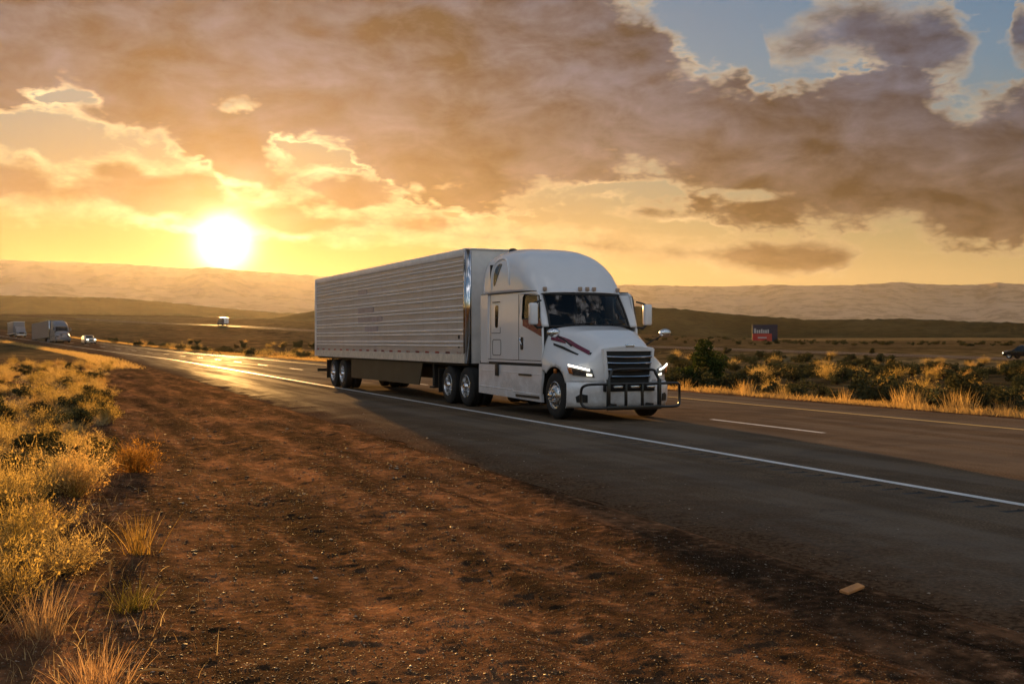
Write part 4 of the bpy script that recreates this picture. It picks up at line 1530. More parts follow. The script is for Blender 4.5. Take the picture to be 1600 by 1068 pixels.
        MB().tube([(4.46, sd * 1.23, 2.02), (4.52, sd * 1.36, 2.0), (ms, mt, 2.10)], 0.028, 8).obj('mirror_arm', M_BLACK, T, 50)
    # ---- grille guard of black tubes
    gx = 6.46
    def loop(sd):
        y0, y1 = 0.62, 1.20
        pts = [(gx, y0, 0.80), (gx, y1 - 0.20, 0.80), (gx - 0.06, y1 - 0.05, 0.77), (gx - 0.12, y1, 0.68), (gx - 0.12, y1, 0.42), (gx - 0.06, y1 - 0.05, 0.33), (gx, y1 - 0.20, 0.30), (gx, y0, 0.30)]
        return [(p[0], sd * p[1], p[2]) for p in pts]
    for sd in (-1, 1):
        MB().tube(catmull(loop(sd), 5), 0.030, 10).obj('guard_wing', M_STEEL_BLACK, T, 50)
        MB().box(gx - 0.035, gx + 0.035, sd * 0.62 - 0.04, sd * 0.62 + 0.04, 0.27, 0.90, 0.015).obj('guard_upright', M_STEEL_BLACK, T, 40)
        MB().box(gx - 0.03, gx + 0.03, sd * 0.20 - 0.028, sd * 0.20 + 0.028, 0.29, 0.80, 0.012).obj('guard_upright', M_STEEL_BLACK, T, 40)
        MB().box(6.10, gx, sd * 0.45 - 0.03, sd * 0.45 + 0.03, 0.30, 0.38).obj('guard_bracket', M_STEEL_BLACK, T)
    MB().tube(catmull([(gx, -0.64, 0.82), (gx - 0.02, -0.55, 1.00), (gx - 0.04, -0.42, 1.10), (gx - 0.04, 0.42, 1.10), (gx - 0.02, 0.55, 1.00), (gx, 0.64, 0.82)], 6), 0.030, 10).obj('guard_hoop', M_STEEL_BLACK, T, 50)
    MB().tube([(gx, -0.62, 0.80), (gx, 0.62, 0.80)], 0.032, 10).obj('guard_crossbar', M_STEEL_BLACK, T, 50)
    MB().box(gx - 0.04, gx + 0.04, -0.66, 0.66, 0.25, 0.34, 0.015).obj('guard_crossbar', M_STEEL_BLACK, T, 40)
    for t in (-0.40, 0.0, 0.40):
        MB().box(gx - 0.02, gx + 0.045, t - 0.10, t + 0.10, 0.715, 0.76, 0.01).obj('guard_lamp', M_CHROME, T, 40)
    return T


TRACTOR = build_tractor()


def build_trailer():
    T = empty('semi_trailer', TRUCK_O, TRUCK_RZ, label='long ribbed silver box trailer coupled behind the white truck', category='trailer')
    LN, W, Z0, Z1 = 16.15, 1.295, 1.12, 4.11
    MB().box(-LN, -0.06, -W + 0.012, W - 0.012, Z0 + 0.02, Z1 - 0.01).obj('box_body', M_SKIN, T)
    MB().box(-LN - 0.005, 0.0, -W + 0.01, W - 0.01, Z1 - 0.02, Z1 + 0.02, 0.015).obj('roof', M_RIB, T, 40)
    for sd in (-1, 1):
        # top rail
        MB().box(-LN, -0.12, sd * W - 0.012, sd * W + 0.012, 3.93, 4.105, 0.006).obj('top_rail', M_RIB, T, 40)
        # ribs pressed along the whole side
        for z in (1.63, 1.945, 2.26, 2.575, 2.89, 3.205, 3.50, 3.75):
            hw = 0.055
            prof = [(-hw - 0.020, 0.0), (-hw - 0.010, 0.036), (-hw + 0.002, 0.034), (-hw + 0.022, 0.006), (hw - 0.022, 0.006), (hw - 0.012, 0.036), (hw, 0.034), (hw + 0.022, 0.0)]
            xs = np.linspace(-LN + 0.12, -0.18, 40)
            rows = []
            for q, h in prof:
                rows.append([(x, sd * (W - 0.014 + h), z + q + 0.0015 * math.sin(x * 0.9 + z * 5)) for x in xs])
            mr = MB().grid(rows).mesh('side_rib', [M_RIB, M_SKIN], 20)
            for pg in mr.polygons:
                if abs(pg.center.z - z) < 0.030:
                    pg.material_index = 1
            link('side_rib', mr, T)
        # fluted bottom rail
        rail = MB().box(-LN, -0.10, sd * W - 0.02, sd * W + 0.012, Z0, Z0 + 0.24, 0.004).obj('bottom_rail', M_RAIL, T)
        fl = MB()
        k = 0
        x = -LN + 0.06
        while x < -0.2:
            fl.box(x, x + 0.055, sd * W + 0.010, sd * W + 0.024, Z0 + 0.01, Z0 + 0.225)
            x += 0.115
        fl.obj('rail_fluting', M_RAIL, rail, kind='stuff')
        n = 19
        for k in range(n):
            x = -0.55 - k * (LN - 0.9) / (n - 1)
            MB().box(x - 0.17, x + 0.17, sd * W + 0.012, sd * W + 0.020, Z0 + 0.228, Z0 + 0.296).obj('reflector', M_RED, T)
        # front corner post
        mb = MB()
        pts = []
        for k in range(9):
            a = R(90.0 * k / 8)
            pts.append((-0.16 + 0.16 * math.sin(a), sd * (W - 0.16 + 0.16 * math.cos(a) + 0.016)))
        mb.grid([[(x, y, Z0) for x, y in pts], [(x, y, Z1 - 0.03) for x, y in pts]])
        mb.obj('corner_post', M_CHROME, T, 40, thick=0.02)
        MB().box(-LN - 0.02, -LN + 0.10, sd * W - 0.03, sd * W + 0.022, Z0, Z1, 0.008).obj('rear_post', M_RIB, T, 40)
        # small hatch and data plates near the floor
        MB().box(-9.05, -8.55, sd * W + 0.004, sd * W + 0.018, 1.50, 1.92, 0.006).obj('side_hatch', M_SKIN, T)
        MB().box(-0.60, -0.50, sd * W + 0.002, sd * W + 0.012, 1.76, 1.86).obj('data_plate', M_CHASSIS, T)
        MB().box(-0.60, -0.50, sd * W + 0.002, sd * W + 0.012, 1.52, 1.58).obj('data_plate', M_CHASSIS, T)
        # long smooth skirt under the floor
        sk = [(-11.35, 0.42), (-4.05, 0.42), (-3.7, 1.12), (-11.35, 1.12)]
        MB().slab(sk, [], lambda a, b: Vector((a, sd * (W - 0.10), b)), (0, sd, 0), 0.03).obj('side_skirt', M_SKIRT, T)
        # landing gear
        MB().box(-3.22, -3.08, sd * 1.0 - 0.07, sd * 1.0 + 0.07, 0.42, 1.12, 0.01).box(-3.3, -3.0, sd * 1.0 - 0.13, sd * 1.0 + 0.13, 0.36, 0.41).obj('landing_leg', M_CHASSIS, T)
        MB().tube([(-3.15, sd * 1.0, 0.9), (-3.6, sd * 0.7, 1.15)], 0.03, 8).obj('leg_brace', M_CHASSIS, T)
        MB().box(-14.62, -14.60, sd * 1.24 - (0.62 if sd > 0 else 0), sd * 1.24 + (0 if sd > 0 else 0.62), 0.30, 1.0).obj('mud_flap', M_BLACK, T)
    for s in (-12.42, -13.68):
        for sd in (-1, 1):
            make_wheel(T, s, sd * 1.09, sd, dish='in', dual=True)
    # front wall with its ribs
    MB().box(-0.06, -0.03, -W + 0.16, W - 0.16, Z0, Z1 - 0.02).obj('front_wall', M_RIB, T)
    fr = MB()
    for t in (-0.95, 0.95):
        fr.box(-15.6, -1.0, t * 0.5 - 0.05, t * 0.5 + 0.05, 0.92, 1.12)
    fr.box(-LN, -0.1, -1.2, 1.2, 1.06, 1.12)
    fr.box(-14.9, -11.6, -0.55, 0.55, 0.70, 0.95)
    for s in (-12.42, -13.68):
        fr.tube([(s, -1.0, 0.515), (s, 1.0, 0.515)], 0.075, 10)
    fr.obj('underframe', M_CHASSIS, T, 30)
    ug = MB().box(-LN - 0.02, -LN + 0.08, -1.22, 1.22, 0.52, 0.64, 0.01)
    for t in (-0.6, 0.6):
        ug.box(-LN, -LN + 0.07, t - 0.05, t + 0.05, 0.6, 1.1)
    ug.obj('rear_guard', M_CHASSIS, T)
    # rear doors
    for sd in (-1, 1):
        MB().box(-LN - 0.05, -LN - 0.005, min(sd * 0.02, sd * 1.24), max(sd * 0.02, sd * 1.24), 1.18, 4.02, 0.01).obj('rear_door', M_RIB, T)
    # faded bluish vinyl on the side, and the unit number on the corner post
    vin = simple_mat('faded_vinyl', (0.33, 0.32, 0.40), 0.4, metal=0.3, var=0.3, vscale=3.0)
    for x0, x1, z0, z1 in ((-10.15, -8.35, 2.64, 2.83), (-10.15, -7.4, 2.33, 2.50), (-10.15, -9.1, 3.265, 3.43), (-9.3, -7.9, 2.02, 2.19)):
        MB().box(x0, x1, -W - 0.0045, -W + 0.01, z0, z1).obj('vinyl_patch', vin, T)
    plate = MB().slab([(-0.155, 3.40), (-0.035, 3.40), (-0.035, 3.96), (-0.155, 3.96)], [], lambda a, b: Vector((a + 0.0, -(W - 0.16 + 0.16 * math.cos(math.asin(min(1, max(0, (a + 0.16) / 0.16))))) - 0.022, b)), (0, -1, 0), 0.004)
    plate = plate.obj('number_strip', M_RAIL, T)
    cu = bpy.data.curves.new('unit_number', 'FONT')
    cu.body = '53085'
    cu.size = 0.135
    cu.extrude = 0.002
    cu.align_x = 'CENTER'; cu.align_y = 'CENTER'
    cu.materials.append(M_BLACK)
    tmp = bpy.data.objects.new('tmp_text', cu)
    tmesh = bpy.data.meshes.new_from_object(tmp)
    bpy.data.objects.remove(tmp)
    to = link('unit_number', tmesh)
    to.parent = plate
    # reads downwards, on the outside of the post
    to.matrix_local = Matrix.Translation((-0.098, -(W + 0.018), 3.68)) @ Matrix(((0, 1, 0, 0), (0, 0, -1, 0), (-1, 0, 0, 0), (0, 0, 0, 1)))
    return T


TRAILER = build_trailer()

# ------------------------------------------------------------------ plants
def leaf_material(name, c0, c1, trans=0.5, scale=3.0, c2=None):
    """thin leaves and stalks: light passes through them"""
    m = bpy.data.materials.new(name)
    m.use_nodes = True
    N = NT(m.node_tree)
    N.n.clear()
    out = N.node('ShaderNodeOutputMaterial')
    geo = N.node('ShaderNodeNewGeometry')
    oi = N.node('ShaderNodeObjectInfo')
    n = N.noise(geo.outputs['Position'], scale, 3.0, 0.6)
    f = N.m('ADD', N.m('MULTIPLY', geo.outputs['Random Per Island'], 0.6), N.m('MULTIPLY', n, 0.4))
    col = N.mix(N.ss(f, 0.25, 0.75, kind='LINEAR'), c0, c1)
    if c2 is not None:
        col = N.mix(N.ss(oi.outputs['Random'], 0.35, 1.0, 0.0, 0.9, 'LINEAR'), col, c2)
    df = N.node('ShaderNodeBsdfDiffuse')
    tl = N.node('ShaderNodeBsdfTranslucent')
    N.put(df.inputs[0], col); N.put(tl.inputs[0], col)
    mx = N.node('ShaderNodeMixShader')
    mx.inputs[0].default_value = trans
    N.l.new(df.outputs[0], mx.inputs[1]); N.l.new(tl.outputs[0], mx.inputs[2])
    N.l.new(mx.outputs[0], out.inputs[0])
    return m


M_GOLD = leaf_material('dry_gold_grass', (0.40, 0.26, 0.085), (0.70, 0.50, 0.20), 0.58, 4.0, (0.58, 0.36, 0.12))
M_STRAW = leaf_material('straw', (0.42, 0.30, 0.13), (0.66, 0.50, 0.25), 0.45, 4.0)
M_BRUSH = leaf_material('rabbitbrush', (0.20, 0.14, 0.030), (0.66, 0.46, 0.13), 0.6, 2.5, (0.55, 0.40, 0.16))
M_GREEN = leaf_material('green_blades', (0.070, 0.080, 0.016), (0.20, 0.17, 0.035), 0.5, 3.0)
M_SAGE = leaf_material('sage_leaf', (0.030, 0.036, 0.018), (0.085, 0.090, 0.045), 0.30, 1.5, (0.065, 0.055, 0.020))
M_JUNIPER = leaf_material('juniper_leaf', (0.020, 0.032, 0.010), (0.060, 0.080, 0.022), 0.35, 1.5)
M_ORANGE = leaf_material('orange_weed', (0.26, 0.12, 0.020), (0.48, 0.25, 0.05), 0.5, 3.0)
M_TWIG = simple_mat('twig', (0.075, 0.052, 0.034), 0.9, var=0.3)
rng = np.random.RandomState(5)


def blades(base, dirs, lens, widths, droop, rnd, seg=3):
    """bent tapering blades; base (n,3), dirs (n,3) unit, arrays of n"""
    n = len(base)
    side = np.cross(dirs, np.array([0.0, 0.0, 1.0])) + rnd.normal(0, 0.3, (n, 3))
    side /= np.linalg.norm(side, axis=1, keepdims=True) + 1e-9
    hor = dirs.copy(); hor[:, 2] = 0
    hor /= np.linalg.norm(hor, axis=1, keepdims=True) + 1e-6
    V = np.zeros((n, 2 * seg + 1, 3))
    for k in range(seg):
        t = k / seg
        p = base + dirs * (lens * t)[:, None] + (hor * 0.55 + np.array([0, 0, -0.45])) * (droop * lens * t * t)[:, None]
        w = widths * (1 - 0.75 * t)
        V[:, 2 * k] = p - side * w[:, None] / 2
        V[:, 2 * k + 1] = p + side * w[:, None] / 2
    V[:, 2 * seg] = base + dirs * lens[:, None] + (hor * 0.55 + np.array([0, 0, -0.45])) * (droop * lens)[:, None]
    T = []
    for k in range(seg - 1):
        a = 2 * k
        T += [(a, a + 1, a + 3), (a, a + 3, a + 2)]
    a = 2 * (seg - 1)
    T.append((a, a + 1, a + 2))
    T = np.array(T)
    f = (T[None] + (np.arange(n) * (2 * seg + 1))[:, None, None]).reshape(-1, 3)
    return V.reshape(-1, 3), f


def leaves(cent, size, rnd, long=1.8):
    """small leaf faces at random attitudes"""
    n = len(cent)
    a = rnd.normal(0, 1, (n, 3)); a /= np.linalg.norm(a, axis=1, keepdims=True)
    b = np.cross(a, rnd.normal(0, 1, (n, 3))); b /= np.linalg.norm(b, axis=1, keepdims=True)
    s = size[:, None]
    V = np.stack([cent - a * s * long / 2, cent + b * s / 2, cent + a * s * long / 2, cent - b * s / 2], 1)
    f = (np.array([[0, 1, 2, 3]])[None] + (np.arange(n) * 4)[:, None, None]).reshape(-1, 4)
    tri = np.concatenate([f[:, [0, 1, 2]], f[:, [0, 2, 3]]])
    return V.reshape(-1, 3), tri


def join(parts):
    V, Fs, n = [], [], 0
    for v, f in parts:
        V.append(v); Fs.append(f + n); n += len(v)
    return np.vstack(V), np.vstack(Fs)


def unit(d):
    return d / np.linalg.norm(d, axis=1, keepdims=True)


def tuft_mesh(name, mat, seed, n=160, h=0.45, spread=0.10, lean=0.45, w=0.007, droop=0.5, seg=4):
    r = np.random.RandomState(seed)
    b = np.concatenate([r.normal(0, spread, (n, 2)), np.full((n, 1), -0.01)], 1)
    d = np.concatenate([b[:, :2] / max(spread, .01) * lean * 0.4 + r.normal(0, lean * 0.5, (n, 2)), np.ones((n, 1))], 1)
    v, f = blades(b, unit(d), h * r.uniform(0.45, 1.1, n), w * r.uniform(0.6, 1.3, n), droop * r.uniform(0.2, 1.4, n), r, seg)
    return mesh_np(name, v, f, [mat])


def brush_meshes(seed, h=0.6, wd=0.45, stems=130, tips=1500, leaf=0.018):
    """rabbitbrush: many thin stems fanning from the root, fine leaves and seed heads towards the ends"""
    r = np.random.RandomState(seed)
    th = r.uniform(0, 2 * np.pi, stems); el = np.arccos(r.uniform(0.30, 1.0, stems))
    lob = 1 + 0.22 * np.sin(3 * th + seed) + 0.14 * np.sin(5 * th + 2 * seed)
    d = np.stack([np.sin(el) * np.cos(th) * wd / h * 1.1, np.sin(el) * np.sin(th) * wd / h * 1.1, np.cos(el) + 0.15], 1)
    L = h * lob * r.uniform(0.65, 1.08, stems)
    b = np.concatenate([r.normal(0, 0.03, (stems, 2)), np.full((stems, 1), -0.02)], 1)
    du = unit(d)
    stem = blades(b, du, L, np.full(stems, 0.007), np.full(stems, 0.12), r, 3)
    k = r.randint(0, stems, tips)
    t = r.beta(3.5, 1.3, tips)
    hor = du.copy(); hor[:, 2] = 0; hor = hor / (np.linalg.norm(hor, axis=1, keepdims=True) + 1e-6)
    c = b[k] + du[k] * (L[k] * t)[:, None] + (hor[k] * 0.55 + np.array([0, 0, -0.45])) * (0.12 * L[k] * t * t)[:, None] + r.normal(0, 0.030, (tips, 3))
    fine = blades(c, unit(du[k] + r.normal(0, 0.45, (tips, 3))), r.uniform(0.04, 0.10, tips), np.full(tips, leaf * 0.35), np.full(tips, 0.2), r, 1)
    lf = leaves(c[: tips // 2] + r.normal(0, 0.02, (tips // 2, 3)), leaf * r.uniform(0.5, 1.2, tips // 2), r)
    return stem, join([fine, lf])


def sage_meshes(seed, h=0.9, wd=0.8, n=1500, leaf=0.05, peak=0.0):
    """rounded shrub: crooked limbs and clumps of small leaves through the whole crown"""
    r = np.random.RandomState(seed)
    nl = 16
    th = r.uniform(0, 2 * np.pi, nl); ra = np.sqrt(r.uniform(0.02, 1, nl)) * wd * 0.62
    c = np.stack([ra * np.cos(th), ra * np.sin(th), h * (0.16 + 0.62 * r.uniform(0, 1, nl)) * (1 - 0.45 * (ra / wd) ** 2)], 1)
    rad = r.uniform(0.20, 0.34, nl) * (wd + h) / 2
    if peak > 0:
        c[0] = (0.05, 0.0, h * 0.95); rad[0] = 0.18 * h; c[1] = (0.08, 0.05, h * 0.75); rad[1] = 0.26 * h
    k = r.randint(0, nl, n)
    o = r.normal(0, 1, (n, 3)); o /= np.linalg.norm(o, axis=1, keepdims=True)
    p = c[k] + o * (rad[k] * r.beta(4, 1.4, n))[:, None] * np.array([1, 1, 0.8])
    p = p[p[:, 2] > 0.03]
    lf = leaves(p, leaf * r.uniform(0.5, 1.3, len(p)), r, 1.7)
    b = np.concatenate([r.normal(0, 0.04, (nl, 2)), np.full((nl, 1), -0.03)], 1)
    d = c - b
    Ls = np.linalg.norm(d, axis=1)
    st = blades(b, unit(d), Ls, np.full(nl, 0.05 * h), np.full(nl, 0.08), r, 4)
    st2 = blades(b, unit(d + r.normal(0, 0.1, d.shape)), Ls, np.full(nl, 0.035 * h), np.full(nl, 0.1), r, 4)
    return join([st, st2]), lf


BRUSH, SAGE, TUFT, GREEN_TUFT, STRAW_TUFT, WEED = [], [], [], [], [], []
for k in range(6):
    st, lf = brush_meshes(30 + k, 0.45 + 0.08 * (k % 3), 0.36 + 0.05 * (k % 2), 110, 1500)
    BRUSH.append((mesh_np('stems', *st, [M_TWIG if k % 2 else M_BRUSH]), mesh_np('foliage', *lf, [M_BRUSH if k != 4 else M_GOLD])))
for k in range(6):
    st, lf = sage_meshes(60 + k, 0.85 + 0.1 * (k % 3), 0.75 + 0.12 * (k % 2), 1500, 0.055)
    SAGE.append((mesh_np('stems', *st, [M_TWIG]), mesh_np('foliage', *lf, [M_SAGE])))
for k in range(4):
    TUFT.append(tuft_mesh('blades', M_GOLD, 90 + k, 210, 0.42, 0.07, 0.55, 0.0065, 0.55))
    STRAW_TUFT.append(tuft_mesh('blades', M_STRAW, 110 + k, 120, 0.34, 0.06, 0.65, 0.006, 0.7))
    GREEN_TUFT.append(tuft_mesh('blades', M_GREEN, 130 + k, 110, 0.32, 0.05, 0.6, 0.007, 0.4))


def plant(kind_name, meshes, x, y, sc, rz, label, category, group=None, sz=1.0, sink=0.0):
    """a plant of two parts (stems, foliage), or of one mesh"""
    z = gz(x, y) - sink
    if isinstance(meshes, tuple):
        e = empty(kind_name, (x, y, z), rz, label=label, category=category, group=group)
        e.scale = (sc, sc, sc * sz)
        link('stems', meshes[0], e)
        link('foliage', meshes[1], e)
        return e
    o = link(kind_name, meshes, loc=(x, y, z), label=label, category=category, group=group)
    o.rotation_euler = (0, 0, rz)
    o.scale = (sc, sc, sc * sz)
    return o


def at(px, py, z=0.0):
    """ground point that shows at a given place of the photograph (flat ground)"""
    D = (CAM_H - z) * F / (py - HOR)
    return (px - 800) / F * D, D


# ---- scrub on the left: rabbitbrush, dry tufts and green weeds, thinning out towards the gravel
def scatter_left():
    r = np.random.RandomState(21)
    placed = []
    G1 = 'scrub left of the gravel apron'
    tries = 0
    nb = nt = ng = 0
    while tries < 12000 and len(placed) < 420:
        tries += 1
        s = 3.5 + 80 * r.rand() ** 1.35
        e = np.interp(s, [3, 8, 14, 22, 40, 60, 110], [-0.35, -0.2, 0.25, 0.8, 1.4, 2.1, 4.4]) + fbm(np.array([s * 0.35]), np.array([1.7]), 3)[0] * 1.4
        lo = -0.055 * s - 1.2
        l = e - (e - lo) * r.rand() ** 1.25 * 1.0
        x, y = to_xy(s, l)
        x, y = float(x), float(y)
        if y < 3.6 or x / y < -0.56 or math.hypot(x, y) < 3.8:
            continue
        kind = r.choice(['brush', 'brush', 'tuft', 'straw', 'green', 'sage'])
        sc = {'brush': 0.82, 'tuft': 0.8, 'straw': 0.85, 'green': 0.8, 'sage': 0.5}[kind] * r.uniform(0.7, 1.25)
        rad = {'brush': 0.30, 'tuft': 0.13, 'straw': 0.12, 'green': 0.13, 'sage': 0.36}[kind] * sc
        if any((x - a) ** 2 + (y - b) ** 2 < (rad + c) ** 2 * 0.42 for a, b, c in placed):
            continue
        if kind == 'sage' and s < 9:
            continue
        placed.append((x, y, rad))
        rz = r.uniform(0, 6.28)
        band = 'close by at the lower left' if y < 11 else ('in the middle distance at left' if y < 30 else 'far off at left near the road bend')
        if kind == 'brush':
            plant('rabbitbrush', BRUSH[r.randint(6)], x, y, sc, rz, 'golden backlit rabbitbrush in the scrub, ' + band, 'shrub', 'rabbitbrush in the left scrub, ' + band, r.uniform(0.8, 1.15))
        elif kind == 'sage':
            plant('low_sage', SAGE[r.randint(6)], x, y, sc, rz, 'low dark sagebrush among golden scrub, ' + band, 'shrub', 'dark sage in the left scrub, ' + band, 0.8)
        elif kind == 'tuft':
            plant('grass_tuft', TUFT[r.randint(4)], x, y, sc, rz, 'golden dry grass tuft in the scrub, ' + band, 'grass', 'golden tufts in the left scrub, ' + band, r.uniform(0.8, 1.2))
        elif kind == 'straw':
            plant('grass_tuft', STRAW_TUFT[r.randint(4)], x, y, sc, rz, 'pale straw-coloured grass tuft in the scrub, ' + band, 'grass', 'straw tufts in the left scrub, ' + band)
        else:
            plant('weed', GREEN_TUFT[r.randint(4)], x, y, sc, rz, 'small green weed in the scrub, ' + band, 'weed', 'green weeds in the left scrub, ' + band)


scatter_left()

for k, (px, py, q) in enumerate(((28, 800, 0.95), (95, 775, 0.85), (22, 880, 0.9), (100, 900, 0.8), (62, 845, 0.75), (8, 965, 0.8), (120, 735, 0.8))):
    x, y = at(px, py)
    plant('rabbitbrush', BRUSH[k % 6], x, y, q, k * 1.3, 'golden backlit rabbitbrush in the scrub, close by at the lower left', 'shrub', 'rabbitbrush in the left scrub, close by at the lower left')

# ---- single plants one can point at in the foreground
x, y = at(212, 735)
orange_st, orange_lf = brush_meshes(77, 0.36, 0.30, 120, 1700, 0.016)
plant('tumbleweed', (mesh_np('stems', *orange_st, [M_ORANGE]), mesh_np('foliage', *orange_lf, [M_ORANGE])), x, y, 1.25, 0.4, 'round orange weed alone at the edge of the gravel', 'weed')
x, y = at(216, 866)
plant('grass_tuft', tuft_mesh('blades', leaf_material('amber_blades', (0.22, 0.13, 0.02), (0.46, 0.29, 0.07)), 201, 110, 0.40, 0.05, 0.30, 0.006, 0.25), x, y, 1.0, 0.2, 'upright amber grass tuft standing alone on dark gravel', 'grass')
x, y = at(205, 955)
plant('grass_tuft', tuft_mesh('blades', leaf_material('olive_blades', (0.075, 0.070, 0.012), (0.24, 0.19, 0.045)), 202, 130, 0.26, 0.06, 0.85, 0.006, 0.35), x, y, 1.0, 1.2, 'spreading olive green tuft on the gravel', 'grass')
x, y = at(150, 1085)
plant('grass_tuft', tuft_mesh('blades', leaf_material('rust_straw', (0.34, 0.19, 0.08), (0.62, 0.40, 0.20)), 203, 240, 0.26, 0.06, 0.42, 0.0045, 0.30), x, y, 1.05, 0.7, 'feathery rust-coloured tuft at the bottom edge of the view', 'grass')
x, y = at(62, 1000)
plant('grass_tuft', tuft_mesh('blades', leaf_material('dusty_straw', (0.30, 0.18, 0.08), (0.56, 0.38, 0.19)), 204, 200, 0.34, 0.05, 0.35, 0.0045, 0.3), x, y, 1.1, 2.0, 'tall dusty straw tuft at the lower left edge', 'grass')


def stalk(pts, label, r=0.006):
    c = catmull(pts, 6)
    rad = [r * (0.4 + 0.9 * math.sin(math.pi * min(1.0, k / (len(c) - 1) * 0.9 + 0.08))) for k in range(len(c))]
    MB().tube(c, rad, 6).obj('grass_stalk', M_STRAW, None, 60, label=label, category='grass')


x, y = at(176, 905)
z = gz(x, y)
stalk([(x, y, z - 0.01), (x - 0.022, y, z + 0.06), (x - 0.016, y, z + 0.12), (x + 0.012, y, z + 0.17)], 'single curved straw stalk beside the olive tuft')
x, y = at(195, 1072)
z = gz(x, y)
stalk([(x, y, z), (x + 0.06, y, z + 0.055), (x + 0.14, y, z + 0.075), (x + 0.25, y, z + 0.065)], 'single straw stalk arching low at the bottom edge')

# ---- sage flat between the carriageways
def scatter_median():
    r = np.random.RandomState(33)
    placed = []
    n = 0
    tries = 0
    while n < 290 and tries < 9000:
        tries += 1
        s = r.uniform(-25, 150)
        l = float(LA(s)) + 12.6 + (float(LB(s)) - float(LA(s)) - 17) * r.rand() ** 1.15
        x, y = [float(q) for q in to_xy(s, l)]
        px = 800 + F * x / max(y, 1)
        if y < 5 or px < 1040 or px > 1690:
            continue
        sc = r.uniform(0.8, 1.6)
        if any((x - a) ** 2 + (y - b) ** 2 < (0.50 * (sc + c)) ** 2 for a, b, c in placed):
            continue
        placed.append((x, y, sc)); n += 1
        k = r.randint(6)
        dd = (l - float(LA(s)) - 12) / (float(LB(s)) - float(LA(s)) - 17)
        band = 'just behind the golden verge' if dd < 0.22 else ('in the middle of the median' if dd < 0.6 else 'near the second road')
        if r.rand() < 0.2:
            plant('rabbitbrush', BRUSH[k], x, y, sc * 1.5, r.uniform(0, 6.28), 'tawny brush right of the cab ' + band, 'shrub', 'tawny brush ' + band)
        else:
            plant('sagebrush', SAGE[k], x, y, sc, r.uniform(0, 6.28), 'dark green sagebrush right of the cab ' + band, 'shrub', 'sagebrush ' + band, r.uniform(0.8, 1.05))
    # scrub seen left of the trailer
    n = 0
    for _ in range(4000):
        if n > 95:
            break
        s = r.uniform(70, 250)
        l = float(LA(s)) + 11.5 + 45 * r.rand() ** 1.3
        x, y = [float(q) for q in to_xy(s, l)]
        px = 800 + F * x / max(y, 1)
        if px < 140 or px > 500 or l > float(LB(s)) - 3:
            continue
        n += 1
        k = r.randint(6)
        if r.rand() < 0.45:
            plant('rabbitbrush', BRUSH[k], x, y, r.uniform(1.2, 2.2), r.uniform(0, 6.28), 'golden brush beyond the highway, left of the trailer', 'shrub', 'golden brush left of the trailer')
        else:
            plant('sagebrush_left', SAGE[k], x, y, r.uniform(0.8, 1.5), r.uniform(0, 6.28), 'dark sagebrush beyond the highway, left of the trailer', 'shrub', 'sagebrush left of the trailer', 0.9)  # same sagebrush as in the median
    # scattered scrub on the plain past the second carriageway
    n = 0
    for _ in range(9000):
        if n > 150:
            break
        D = r.uniform(150, 420)
        px = r.uniform(1010, 1680)
        x = (px - 800) / F * D; y = D
        s, l = to_sl(x, y)
        if l < float(LB(s)) + 14 or fbm(np.array([x * 0.016]), np.array([y * 0.03]), 3)[0] < 0.03:
            continue
        n += 1
        plant('shrub', SAGE[r.randint(6)], float(x), float(y), r.uniform(0.5, 1.5), r.uniform(0, 6.28), 'distant dark shrub on the tan plain beyond the second road', 'shrub', 'shrubs on the far plain', 0.7)


scatter_median()
# the tall pointed shrub just right of the cab
st, lf = sage_meshes(301, 1.75, 0.95, 5200, 0.060, peak=1.0)
xx, yy = at(1096, 606)
jx, jy = float((1098 - 800) / F * 44.0), 44.0
plant('juniper', (mesh_np('stems', *st, [M_TWIG]), mesh_np('foliage', *lf, [M_JUNIPER])), jx, jy, 1.22, 0.5, 'tall pointed dark green shrub just right of the cab', 'shrub')
st, lf = sage_meshes(302, 0.9, 0.5, 900, 0.06)
plant('shrub', (mesh_np('stems', *st, [M_TWIG]), mesh_np('foliage', *lf, [M_SAGE])), (1363 - 800) / F * 170.0, 170.0, 1.3, 0.5, 'small dark upright shrub alone on the tan verge of the second road', 'shrub')


# ---- golden grass along the far edge of the highway: too many blades to count
def verge(name, s0, s1, d0, d1, n, h, label, mat, w=0.012, lf=LA, seed=4, clump=0.8):
    r = np.random.RandomState(seed)
    s = r.uniform(s0, s1, n * 2)
    d = d0 + (d1 - d0) * r.beta(1.6, 2.2, n * 2)
    dens = fbm(s * 0.55, d * 0.8, 3) + 0.5
    keep = r.rand(n * 2) < np.clip(dens * 1.7 - 0.25, 0.05, 1)
    s, d = s[keep][:n], d[keep][:n]
    x, y = to_xy(s, lf(s) + d)
    z = ground_z(x, y) - 0.01
    m = len(s)
    b = np.stack([x, y, z], 1)
    hh = h * (0.55 + 0.9 * np.clip(fbm(s * 0.8 + 9, d * 0.5, 3) + 0.5, 0, 1)) * r.uniform(0.6, 1.15, m)
    dd = np.concatenate([r.normal(0, 0.30, (m, 2)), np.ones((m, 1))], 1)
    v, f = blades(b, unit(dd), hh, w * r.uniform(0.6, 1.3, m), r.uniform(0.1, 0.9, m), r, 3)
    return link(name, mesh_np(name, v, f, [mat]), kind='stuff', label=label, category='grass')


